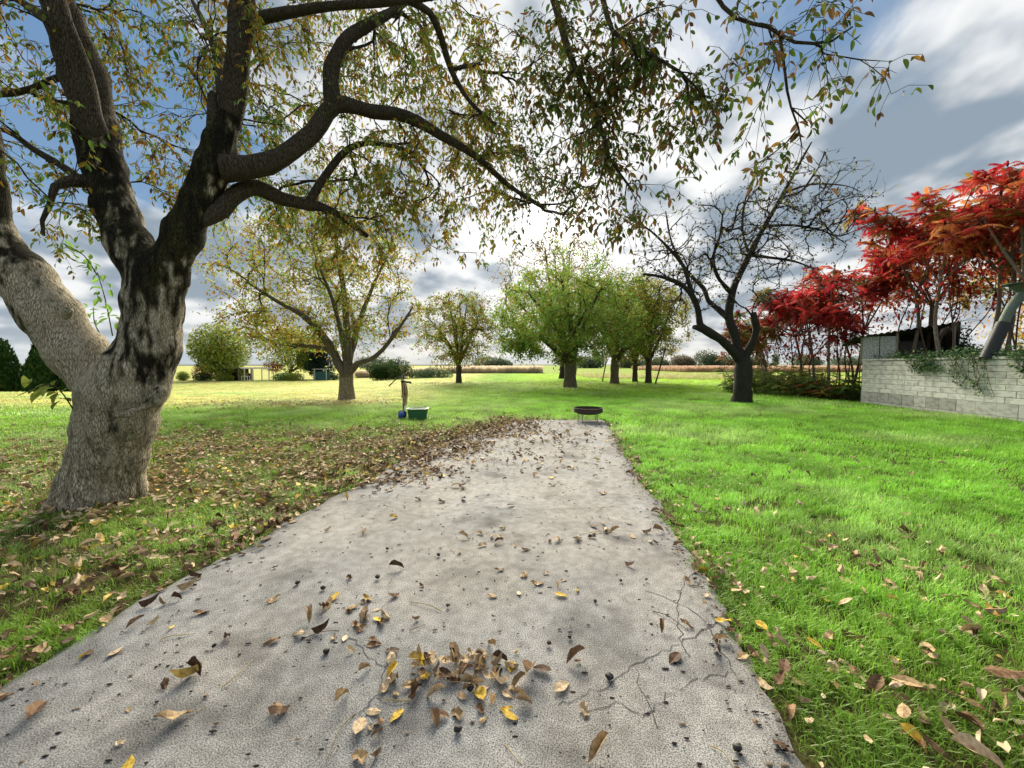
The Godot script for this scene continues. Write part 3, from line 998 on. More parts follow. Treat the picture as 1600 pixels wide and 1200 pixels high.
func frond_shrub(label: String, base: Vector3, h: float, w: float, mix: Array, sd: int) -> void:
	var rng := RandomNumberGenerator.new()
	rng.seed = sd
	var root := thing("feathery_shrub", label, "shrub", base, 0.0, "feathery shrubs under the sumacs")
	var st := B.new()
	var ends := []
	for k in 26:
		var a := rng.randf() * TAU
		var q := sqrt(rng.randf()) * w
		var s := Vector3(cos(a) * q * 0.6, -0.05, sin(a) * q * 0.6)
		var e := Vector3(cos(a) * q, h * rng.randf_range(0.35, 1.0), sin(a) * q)
		st.tube(PackedVector3Array([s, s.lerp(e, 0.6), e]), PackedFloat32Array([0.012, 0.009, 0.005]), 4, lin(0.14, 0.12, 0.06))
		ends.append([s, e])
	put("stems", st.mesh(), M.twig, root)
	for se in ends:
		for k in 7:
			var t := rng.randf_range(0.25, 1.0)
			var a := rng.randf() * TAU
			var d := Vector3(cos(a), rng.randf_range(-0.1, 0.7), sin(a))
			put("compound_leaf", M.fronds[rng.randi() % 3], M.sumac[mix[rng.randi() % mix.size()]], root, Transform3D(aim(d, Vector3.UP).scaled(Vector3.ONE * rng.randf_range(0.75, 1.35)), se[0].lerp(se[1], t)))

# ---------------------------------------------------------------- wall, terrace, shed, pipe
func right_side() -> void:
	var a := G(1345, 629)
	var dir := (G(1600, 661) - a).normalized()
	var turn := atan2(-dir.z, dir.x)
	var rng := RandomNumberGenerator.new()
	rng.seed = 5
	var basis := Basis(Vector3.UP, turn)
	# raised earth behind the wall
	var tb := B.new()
	tb.box(Vector3(4.5, 0.72, -13.2), Vector3(9.6, 1.5, 26.0))
	var ter := put("terrace_ground", tb.mesh(), M.soil_dark, self, Transform3D(basis, a))
	ter.set_meta("kind", "structure")
	var wall := thing("block_wall", "weathered grey concrete block retaining wall under the red sumacs, ivy over its top", "wall", a, turn)
	var mb := B.new()
	mb.box(Vector3(4.6, 0.78, -0.115), Vector3(9.18, 1.54, 0.19))
	put("mortar", mb.mesh(), M.mortar, wall)
	var boxes := {}
	var course := func(y0: float, hh: float, length: float, off: float, tones: Array, called: String, proud: float) -> void:
		var x := -off
		while x < 9.2:
			var l := length * (1.0 if called != "base_block" else rng.randf_range(0.8, 1.15))
			var x0 := maxf(x, 0.0)
			var x1 := minf(x + l, 9.2)
			if x1 - x0 > 0.06:
				var key := "%.2f_%.2f" % [x1 - x0, hh]
				if not boxes.has(key):
					var bb := B.new()
					bb.box(Vector3.ZERO, Vector3(x1 - x0 - 0.005, hh - 0.009, 0.2), Basis(), Color.WHITE, 0.006)
					boxes[key] = bb.mesh()
				var stain := clampf(0.5 + 0.5 * sin(x0 * 0.9 + y0 * 2.0), 0, 1)
				var tone: int = tones[mini(int(rng.randf() * 0.6 * tones.size() + stain * 0.4 * tones.size()), tones.size() - 1)]
				put(called, boxes[key], M.block[tone], wall, Transform3D(Basis(Vector3.UP, rng.randf_range(-0.006, 0.006)), Vector3((x0 + x1) * 0.5, y0 + hh * 0.5, -0.1 + proud + rng.randf_range(-0.003, 0.004))))
			x += l
	var y := -0.08
	course.call(y, 0.17, 0.62, 0.0, [2, 1, 2], "base_block", 0.012); y += 0.17
	course.call(y, 0.33, 0.47, 0.1, [1, 2, 1, 0], "base_block", 0.012); y += 0.33
	for k in 7:
		var tones: Array = [[5, 5, 4], [4, 5, 4], [4, 4, 3], [3, 4, 3], [3, 2, 3], [2, 2, 3], [2, 2, 1]][k]
		course.call(y, 0.16, 0.49, 0.12 + 0.245 * (k % 2), tones, "block", 0.0)
		y += 0.16
	course.call(y, 0.07, 0.98, 0.3, [2, 1, 3], "coping_slab", 0.025)
	y += 0.07
	# ivy hanging over the top
	var ivy := thing("ivy", "green ivy creeping along the wall top and hanging down its face", "ivy", a, turn)
	var vine := B.new()
	var xs: Array[Transform3D] = []
	var cs := PackedColorArray()
	var pal := [[lin(0.07, 0.15, 0.055), 3.0], [lin(0.13, 0.24, 0.08), 2.0], [lin(0.22, 0.32, 0.11), 1.0], [lin(0.04, 0.08, 0.04), 1.5]]
	for k in 5200:
		var x := rng.randf_range(0.3, 9.2)
		var z := -pow(rng.randf(), 1.3) * 3.2 + 0.03
		var hh := y + 0.02 + rng.randf() * (0.10 + 0.22 * clampf(0.5 + 0.5 * sin(x * 2.3 + z * 2.0), 0, 1) * smoothstep(0.0, 1.5, x))
		if x < 2.0 and rng.randf() < 0.5:
			continue
		var d := (rdir(rng) + Vector3(0, -0.3, 0.4)).normalized()
		xs.append(Transform3D(aim(d, Vector3(0, 0.8, 0.8) + rdir(rng) * 0.5).scaled(Vector3(1, 1, 1.7) * rng.randf_range(0.05, 0.11)), Vector3(x, hh, z)))
		cs.append(pick(pal, rng))
	# [place along the wall, how far down, spread, leaves]
	for hang in [[2.3, 0.42, 0.30, 330], [2.8, 0.35, 0.35, 260], [3.3, 0.55, 0.18, 70], [3.62, 0.85, 0.22, 150], [3.9, 1.05, 0.16, 130], [4.25, 1.12, 0.12, 60], [5.05, 0.45, 0.25, 140], [5.2, 0.85, 0.10, 55], [5.5, 0.98, 0.10, 70], [5.9, 0.4, 0.3, 60]]:
		for s in 4:
			var x0: float = hang[0] + rng.randf_range(-1, 1) * hang[2]
			var pts := [Vector3(x0 - 0.1, y + 0.05, -0.1), Vector3(x0, y + 0.03, 0.05), Vector3(x0 + rng.randf_range(-0.1, 0.2), y - hang[1] * 0.5, 0.035), Vector3(x0 + rng.randf_range(0.0, 0.35), y - hang[1] * rng.randf_range(0.7, 1.0), 0.03)]
			var q := resample(pts, [0.007, 0.006, 0.005, 0.003], 0.1)
			vine.tube(q[0], q[1], 4, lin(0.16, 0.13, 0.09))
			for k in int(hang[3] / 4):
				var p: Vector3 = q[0][rng.randi() % q[0].size()] + Vector3(rng.randf_range(-1, 1) * 0.10, rng.randf_range(-0.06, 0.06), rng.randf() * 0.07)
				xs.append(Transform3D(aim((rdir(rng) * 0.7 + Vector3(0, -0.8, 0.5)).normalized(), Vector3(0, 0.5, 1.0) + rdir(rng) * 0.4).scaled(Vector3(1, 1, 1.7) * rng.randf_range(0.045, 0.09)), p))
				cs.append(pick(pal, rng))
	put("vines", vine.mesh(), M.twig, ivy)
	many("foliage", M.small_leaf, M.leaf_dry, xs, cs, ivy)
	# shed with a corrugated roof behind the end of the wall
	var shed := thing("lean_to_shed", "small tin shed with sloping corrugated roof and pale panel behind the block wall", "shed", Vector3(13.15, 1.45, -15.0), -0.5)
	var sheet := func(w: float, l: float, pitch_m: float, amp: float, thick: float) -> ArrayMesh:      # corrugated: waves across x, runs along z
		var b := B.new()
		var m := int(w / pitch_m * 8.0)
		for k in m:
			var x0 := w * k / m
			var x1 := w * (k + 1) / m
			var h0 := amp * sin(x0 / pitch_m * TAU)
			var h1 := amp * sin(x1 / pitch_m * TAU)
			b.quad(Vector3(x0, h0, 0), Vector3(x1, h1, 0), Vector3(x1, h1, -l), Vector3(x0, h0, -l))
			b.quad(Vector3(x0, h0 - thick, -l), Vector3(x1, h1 - thick, -l), Vector3(x1, h1 - thick, 0), Vector3(x0, h0 - thick, 0))
			b.quad(Vector3(x0, h0 - thick, 0), Vector3(x1, h1 - thick, 0), Vector3(x1, h1, 0), Vector3(x0, h0, 0))
		return b.mesh()
	put("roof", sheet.call(2.7, 2.4, 0.18, 0.028, 0.012), M.tin_dark, shed, Transform3D(Basis(Vector3.BACK, 0.155) * Basis(Vector3.RIGHT, -0.10), Vector3(-0.25, 0.98, 0.25)))
	var upright := Basis(Vector3.RIGHT, -PI / 2) * Basis(Vector3.BACK, 0.0)
	for k in 2:
		put("pale_panel", sheet.call(0.46, 1.0, 0.075, 0.009, 0.006), M.tin_pale, shed, Transform3D(Basis(Vector3.RIGHT, PI / 2), Vector3(0.06 + k * 0.49, 0.0, -0.02 - k * 0.015)))
	var bw := B.new()
	bw.box(Vector3(1.75, 0.6, -2.0), Vector3(2.1, 1.2, 0.04))
	put("rear_wall", bw.mesh(), M.dark, shed)
	bw = B.new()
	bw.box(Vector3(1.45, 0.42, -0.5), Vector3(0.9, 0.8, 0.03))
	put("dark_panel", bw.mesh(), M.tin_dark, shed)
	bw = B.new()
	bw.box(Vector3(2.6, 0.7, -1.0), Vector3(0.04, 1.5, 2.0))
	put("side_wall", bw.mesh(), M.dark, shed)
	for k in 3:
		bw = B.new()
		bw.box(Vector3([0.03, 1.02, 2.5][k], [0.5, 0.56, 0.66][k], -0.06), Vector3(0.06, [1.0, 1.15, 1.35][k], 0.06))
		put("post", bw.mesh(), M.timber, shed)
	bushy("ivy_clump", "dark green upright clump of ivy beside the tin shed", "ivy", "", Vector3(16.1, 1.45, -14.4), [[Vector3(0, 0.75, 0), Vector3(0.42, 0.85, 0.4)], [Vector3(0.3, 0.3, 0.1), Vector3(0.6, 0.4, 0.4)]], 1300, 0.11, [[lin(0.025, 0.06, 0.035), 2.0], [lin(0.05, 0.09, 0.045), 1.0]], 91)
	# leaning pipe with a funnel head
	var d := 10.4
	var pipe := thing("funnel_pipe", "leaning green metal pipe with a wide funnel head standing behind the wall", "pipe", Vector3(P(1546, 552, d).x, 1.45, -d))
	var o := pipe.position
	var b := B.new()
	var p0 := P(1546, 552, d) - o
	var p1 := P(1568, 505, d) - o
	b.tube(PackedVector3Array([p0 - (p1 - p0) * 0.2, p1]), PackedFloat32Array([0.15, 0.14]), 20, Color.WHITE, true)
	put("sleeve", b.mesh(), M.pipe_dark, pipe)
	b = B.new()
	var rs := resample([p1 - (p1 - p0) * 0.1, P(1577, 486, d) - o, P(1588, 470, d) - o, P(1597, 461, d) - o, P(1599, 455, d) - o], [0.105, 0.105, 0.11, 0.11, 0.11], 0.04)
	b.tube(rs[0], rs[1], 20, Color.WHITE, true)
	put("bend", b.mesh(), M.pipe_green, pipe)
	b = B.new()
	b.lathe(P(1599, 457, d) - o, [[0.125, -0.06], [0.125, 0.0], [0.25, 0.16], [0.25, 0.21], [0.40, 0.215], [0.40, 0.235], [0.22, 0.225], [0.1, 0.0]], 28)
	put("funnel", b.mesh(), M.pipe_green, pipe)
	# sumacs: [label, x, ground, z, top, width, colours, forks]
	var hot := [0, 1, 2, 1, 2, 0, 7, 3, 1, 6]
	var warm := [1, 2, 3, 3, 6, 7]
	var dusk := [4, 0, 7, 5, 7, 5, 6]
	var yel := [3, 6, 6, 3, 9]
	var rows := [
		["tall red sumac just behind the wall, nearest to the funnel pipe", 13.9, 1.45, -10.6, 8.0, 1.5, hot, 4],
		["bright red sumac on pale straight stem rising behind the middle of the wall", 14.5, 1.45, -12.2, 8.3, 1.7, hot, 4],
		["crimson sumac whose crown overhangs the tin shed roof", 14.2, 1.45, -14.2, 7.9, 1.6, hot, 4],
		["orange sumac standing deeper in the thicket behind the ivy clump", 16.8, 1.45, -13.6, 8.6, 1.8, warm, 4],
		["orange red sumac in the second row above the funnel pipe", 16.4, 1.45, -11.2, 8.1, 1.7, warm, 4],
		["amber sumac deep behind the wall among dark stems", 19.0, 1.45, -13.4, 7.6, 1.9, yel, 3],
		["golden orange low sumac farthest back behind the wall", 20.5, 1.45, -15.5, 6.6, 2.0, yel, 4],
		["orange sumac with bare lower stems behind the tin shed", 17.4, 1.45, -16.2, 7.4, 1.8, warm, 4],
		["red sumac at the picture edge leaning over the funnel pipe", 14.9, 1.45, -9.4, 7.6, 1.5, hot, 4],
		["broad red sumac filling the gap between the shed and the middle of the wall", 14.3, 1.45, -13.2, 7.4, 1.6, hot, 4],
		["red brown sumac in the second row right behind the shed roof", 15.9, 1.45, -15.2, 7.6, 1.7, [0, 1, 7, 1], 4],
		["low crimson sumac nearest to the wall corner", 13.5, 0.0, -17.5, 5.6, 1.5, [0, 1, 4, 1], 4],
		["dark red sumac with several stems just past the end of the wall", 13.3, 0.0, -16.6, 6.5, 1.6, [0, 1, 4, 7, 1], 4],
		["red and green sumac behind the tin shed's pale panel", 15.0, 0.0, -17.6, 6.9, 1.7, [0, 1, 7, 5, 2], 4],
		["rust red sumac between the bare tree and the shed", 13.9, 0.0, -18.9, 6.1, 1.7, dusk, 4],
		["green tinged sumac with brown leaves beyond the bare tree's stubbed limb", 12.7, 0.0, -19.6, 5.0, 1.5, [5, 7, 6, 8, 4], 3],
		["brownish low sumac behind the bare tree's trunk", 12.1, 0.0, -20.6, 4.7, 1.2, [7, 6, 7, 3], 3],
		["dark crimson sumac far back over the feathery shrubs", 15.4, 0.0, -21.0, 6.6, 1.8, [0, 4, 7, 1], 4],
		["sparse maroon sumac in front of the far field", 14.0, 0.0, -22.0, 5.4, 1.4, dusk, 3],
		["red sumac with thin crossing stems beside the shed's back corner", 16.6, 0.0, -19.2, 7.0, 1.8, hot, 4],
	]
	for k in rows.size():
		var r: Array = rows[k]
		sumac(r[0], Vector3(r[1], r[2], r[3]), (r[4] - r[2]) * 0.93, r[5], r[6], 300 + k * 7, r[7])
	# green feathery growth along the foot
	var sh := [["pale green feathery shrub directly behind the bare tree's trunk", 12.3, -19.0, 1.5, 0.9, [8, 9]], ["yellow green feathery shrub half hidden by the bare tree", 11.4, -19.8, 1.3, 0.9, [8, 9, 9]], ["mixed green feathery shrub in front of the sumac stems", 12.6, -17.8, 1.1, 1.0, [8, 9, 6]], ["low feathery shrub with reddish leaves beside the wall corner", 13.1, -16.4, 0.9, 0.9, [8, 7, 6, 5]], ["olive feathery shrub among thin sumac stems", 13.4, -17.9, 1.2, 1.0, [8, 5, 6]], ["grey green feathery shrub touching the end of the wall", 13.4, -15.7, 0.9, 0.6, [5, 8]], ["taller green feathery shrub behind the others", 13.2, -20.4, 1.6, 1.0, [9, 8]], ["dull yellow feathery shrub at the back of the thicket", 14.6, -19.2, 1.4, 1.1, [6, 9, 8]]]
	for k in sh.size():
		frond_shrub(sh[k][0], Vector3(sh[k][1], 0, sh[k][2]), sh[k][3], sh[k][4], sh[k][5], 500 + k)
	bushy("autumn_shrub", "yellow leaved shrub glowing between the stems behind the wall", "shrub", "autumn shrubs behind the wall", Vector3(21.5, 1.4, -16.0), [[Vector3(0, 1.4, 0), Vector3(2.0, 1.5, 1.5)]], 1500, 0.16, [[lin(0.5, 0.36, 0.06), 2.0], [lin(0.5, 0.22, 0.05), 1.0], [lin(0.3, 0.33, 0.06), 1.0]], 61)
	bushy("autumn_shrub", "orange leaved shrub low behind the funnel pipe", "shrub", "autumn shrubs behind the wall", Vector3(20.0, 1.4, -12.0), [[Vector3(0, 1.5, 0), Vector3(1.7, 1.6, 1.5)]], 1400, 0.16, [[lin(0.52, 0.26, 0.06), 2.0], [lin(0.5, 0.36, 0.06), 1.0], [lin(0.45, 0.12, 0.05), 1.0]], 62)

# ---------------------------------------------------------------- things on the lawn
func lawn_things() -> void:
	# fire bowl
	var c := G(919, 659.5)
	var pit := thing("fire_bowl", "round rusty iron fire bowl on thin legs at the end of the path", "fire bowl", c)
	var b := B.new()
	b.lathe(Vector3.ZERO, [[0.0, 0.225], [0.24, 0.225], [0.315, 0.265], [0.345, 0.28], [0.352, 0.40], [0.362, 0.404], [0.362, 0.416], [0.348, 0.418], [0.332, 0.285], [0.2, 0.262], [0.0, 0.26]], 40)
	for q in b.v.size(): b.v[q].y = 0.205 + (b.v[q].y - 0.225) * 0.78
	put("bowl", b.mesh(), M.rust, pit)
	for k in 4:
		var a: float = [2.45, 2.0, 0.6, 1.05][k] + (PI if k % 2 == 0 else 0.0)
		a = [PI * 0.78, PI * 1.28, PI * 1.72, PI * 0.22][k]
		b = B.new()
		var q := Vector3(cos(a) * 0.27, 0, -sin(a) * 0.27)
		b.tube(PackedVector3Array([q * 1.05 + Vector3(0, 0.0, 0), q + Vector3(0, 0.232, 0)]), PackedFloat32Array([0.012, 0.012]), 8, Color.WHITE, true)
		b.box(q * 1.05 + Vector3(0, 0.004, 0), Vector3(0.045, 0.008, 0.045))
		put("leg", b.mesh(), M.steel, pit)
	for sx in [-1.0, 1.0]:
		b = B.new()
		var pts := PackedVector3Array()
		var rr := PackedFloat32Array()
		for k in 9:
			var t := PI * k / 8.0
			pts.append(Vector3(sx * (0.34 + 0.055 * sin(t)), 0.285, 0.06 * cos(t))); rr.append(0.006)
		b.tube(pts, rr, 6, Color.WHITE, true)
		put("handle", b.mesh(), M.steel, pit)
	# hand pump, with a hose hung on it
	c = G(631, 652)
	var k1 := -c.z / FOCAL          # metres per pixel at that place
	var pump := thing("hand_pump", "old cast iron hand water pump with curved lever standing on the lawn", "water pump", c)
	b = B.new()
	b.lathe(Vector3.ZERO, [[0.075, 0.0], [0.075, 0.025], [0.035, 0.04], [0.028, 0.12], [0.028, 0.52], [0.055, 0.53], [0.055, 0.57], [0.045, 0.58], [0.052, 0.72], [0.056, 0.94], [0.07, 0.95], [0.07, 0.98], [0.03, 1.0], [0.0, 1.0]], 20)
	put("body", b.mesh(), M.iron, pump)
	b = B.new()
	b.tube(PackedVector3Array([Vector3(0.02, 0.93, 0.02), Vector3(0.13, 0.945, 0.03), Vector3(0.19, 0.94, 0.03), Vector3(0.205, 0.905, 0.03)]), PackedFloat32Array([0.03, 0.027, 0.027, 0.03]), 10, Color.WHITE, true)
	put("spout", b.mesh(), M.iron, pump)
	b = B.new()
	var rs := resample([Vector3(0.03, 1.09, 0), Vector3(-0.09, 1.08, 0), Vector3(-0.20, 1.01, 0), Vector3(-0.28, 0.93, 0.02), Vector3(-0.36, 0.855, 0.02), Vector3(-0.375, 0.83, 0.02)], [0.014, 0.014, 0.013, 0.015, 0.017, 0.017], 0.03)
	b.tube(rs[0], rs[1], 8, Color.WHITE, true)
	put("lever", b.mesh(), M.iron, pump)
	b = B.new()
	rs = resample([Vector3(0.0, 0.98, 0), Vector3(-0.05, 1.03, 0), Vector3(-0.085, 1.11, 0), Vector3(-0.075, 1.19, 0), Vector3(-0.03, 1.26, 0)], [0.016, 0.014, 0.013, 0.011, 0.009], 0.03)
	b.tube(rs[0], rs[1], 8, Color.WHITE, true)
	b.tube(PackedVector3Array([Vector3(0, 0.99, 0), Vector3(0, 1.11, 0)]), PackedFloat32Array([0.012, 0.012]), 8, Color.WHITE, true)
	put("rod_guide", b.mesh(), M.iron, pump)
	var hose := thing("garden_hose", "coiled tan garden hose hanging on the hand pump", "hose", c + Vector3(0.06, 0.0, 0.09))
	var rng := RandomNumberGenerator.new()
	rng.seed = 15
	b = B.new()
	for k in 8:
		var pts := []
		var rr := []
		var w := rng.randf_range(0.03, 0.065)
		var lowy := rng.randf_range(0.28, 0.55)
		var zz := rng.randf_range(-0.03, 0.05)
		for i in 15:
			var t := TAU * i / 14.0
			pts.append(Vector3(w * sin(t) + 0.02 * sin(t * 2.0 + k), lerpf(lowy, 0.93, 0.5 + 0.5 * cos(t)), zz + 0.02 * sin(t)))
			rr.append(0.011)
		var q := resample(pts, rr, 0.03)
		b.tube(q[0], q[1], 7, [lin(0.34, 0.24, 0.14), lin(0.5, 0.42, 0.28), lin(0.22, 0.14, 0.08)][k % 3])
	put("coil", b.mesh(), M.twig, hose)
	b = B.new()
	rs = resample([Vector3(0.0, 0.32, 0.03), Vector3(0.0, 0.2, 0.06), Vector3(0.01, 0.16, 0.06)], [0.014, 0.02, 0.024], 0.03)
	b.tube(rs[0], rs[1], 10, lin(0.7, 0.7, 0.68), true)
	put("white_coupling", b.mesh(), M.twig, hose)
	var el := thing("electric_pump", "small black electric water pump with blue cap in front of the hand pump", "water pump", G(628.5, 654.5))
	b = B.new()
	b.box(Vector3(0, 0.115, -0.02), Vector3(0.20, 0.20, 0.16), Basis(), Color.WHITE, 0.035)
	put("housing", b.mesh(), M.dark, el)
	b = B.new()
	var bz := Basis(Vector3.RIGHT, PI / 2)
	b.lathe(Vector3.ZERO, [[0.085, 0.0], [0.085, 0.03], [0.07, 0.06], [0.045, 0.07], [0.04, 0.085], [0.0, 0.09]], 22)
	put("blue_cap", b.mesh(), M.blue, el, Transform3D(bz, Vector3(0.005, 0.115, 0.058)))
	for sx in [-0.075, 0.075]:
		b = B.new()
		b.box(Vector3(sx, 0.01, 0.0), Vector3(0.04, 0.02, 0.2), Basis(), Color.WHITE, 0.004)
		put("foot", b.mesh(), M.dark, el)
	# green tub
	var tub := thing("plastic_tub", "rectangular green plastic tub with pale rim beside the hand pump", "tub", G(653, 655), 0.06)
	b = B.new()
	var ring := func(w: float, dd: float, yy: float) -> PackedVector3Array:
		var out := PackedVector3Array()
		for k in 32:
			var t := TAU * k / 32.0
			out.append(Vector3(signf(cos(t)) * pow(absf(cos(t)), 0.4) * w, yy, -signf(sin(t)) * pow(absf(sin(t)), 0.4) * dd))
		return out
	var band := func(bb: B, l: Array) -> void:
		for j in l.size() - 1:
			for k in 32:
				bb.quad(l[j][k], l[j][(k + 1) % 32], l[j + 1][(k + 1) % 32], l[j + 1][k])
	band.call(b, [ring.call(0.001, 0.001, 0.0), ring.call(0.215, 0.15, 0.0), ring.call(0.25, 0.18, 0.27)])
	band.call(b, [ring.call(0.238, 0.168, 0.28), ring.call(0.205, 0.14, 0.012), ring.call(0.001, 0.001, 0.012)])
	put("basin", b.mesh(), M.tub, tub)
	b = B.new()
	band.call(b, [ring.call(0.25, 0.18, 0.262), ring.call(0.278, 0.205, 0.268), ring.call(0.278, 0.205, 0.288), ring.call(0.237, 0.167, 0.29), ring.call(0.237, 0.167, 0.27)])
	put("rim", b.mesh(), M.tub_rim, tub)
	# leaning stake and a sapling beyond
	c = G(1023, 601)
	var stake := thing("leaning_stake", "thin dark wooden stake leaning beside the farthest orchard tree", "stake", c)
	b = B.new()
	b.tube(PackedVector3Array([Vector3(0, -0.1, 0), Vector3(0.7, 2.5, 0)]), PackedFloat32Array([0.055, 0.045]), 7, lin(0.07, 0.06, 0.05), true)
	put("pole", b.mesh(), M.twig, stake)

# ---------------------------------------------------------------- ground
func height(x: float, z: float) -> float:
	return -0.75 * smoothstep(7.0, 24.0, -x) * smoothstep(17.0, 34.0, -z)

func path_right(z: float) -> float:
	return 1.09 + (-z - 1.38) * 0.1404 + 0.09 * noise.get_noise_2d(z * 40.0, 3.0) + 0.05 * noise.get_noise_2d(z * 160.0, 9.0)

func path_left(z: float) -> float:
	return -2.24 + (-z - 1.74) * 0.163 + 0.75 * smoothstep(6.0, 9.6, -z) + 0.10 * noise.get_noise_2d(z * 40.0, 70.0) + 0.04 * noise.get_noise_2d(z * 160.0, 90.0)

func bump2(x: float, z: float, cx: float, cz: float, rx: float, rz: float) -> float:
	var a := (x - cx) / rx
	var b := (z - cz) / rz
	return exp(-a * a - b * b)

func litter(x: float, z: float) -> float:       # leaves per square metre
	var xl := path_left(z)
	var xr := path_right(z)
	var on_path := x > xl and x < xr and z > -10.0
	var d := 0.0
	if x < xl or z < -10.0:
		d += 190.0 * bump2(x, z, -3.4, -4.6, 4.2, 2.7)
		d += 110.0 * bump2(x, z, -3.0, -2.5, 1.7, 1.2)
		d += 180.0 * bump2(x, z, -3.2, -7.2, 4.2, 1.6)
		d += 140.0 * bump2(x, z, -7.5, -5.8, 4.5, 2.2)
		d += 130.0 * bump2(x, z, -7.8, -14.2, 3.2, 1.3)
		d += 70.0 * bump2(x, z, 4.6, -26.5, 6.0, 4.5)
		d += 70.0 * bump2(x, z, -3.0, -29.5, 4.0, 2.0)
		d += 26.0 * bump2(x, z, 9.5, -31.0, 3.5, 3.0)
		d += 1.5 if z > -16.0 else 0.0
	if z > -10.6 and z < -3.6:
		d += 430.0 * bump2(x, 0, xl + 0.10, 0, 0.75, 1) * smoothstep(-3.8, -5.5, z)
		d += 130.0 * bump2(x, z, 0.25, -7.8, 1.0, 1.3)
	d += 120.0 * bump2(x, 0, xl - 0.04, 0, 0.18, 1) if z > -10.0 else 0.0
	d += 120.0 * bump2(x, 0, xr + 0.03, 0, 0.12, 1) if z > -10.0 else 0.0
	if on_path:
		d += 5.0 + 45.0 * bump2(x, z, 0.3, -5.6, 0.8, 0.5)
	if x > xr:
		d += 210.0 * bump2(x, z, 1.8, -1.2, 1.5, 1.0) + 50.0 * bump2(x, z, 1.9, -2.9, 1.4, 1.2) + 5.0 * bump2(x, z, 3.0, -5.0, 3.0, 3.0)
	return d

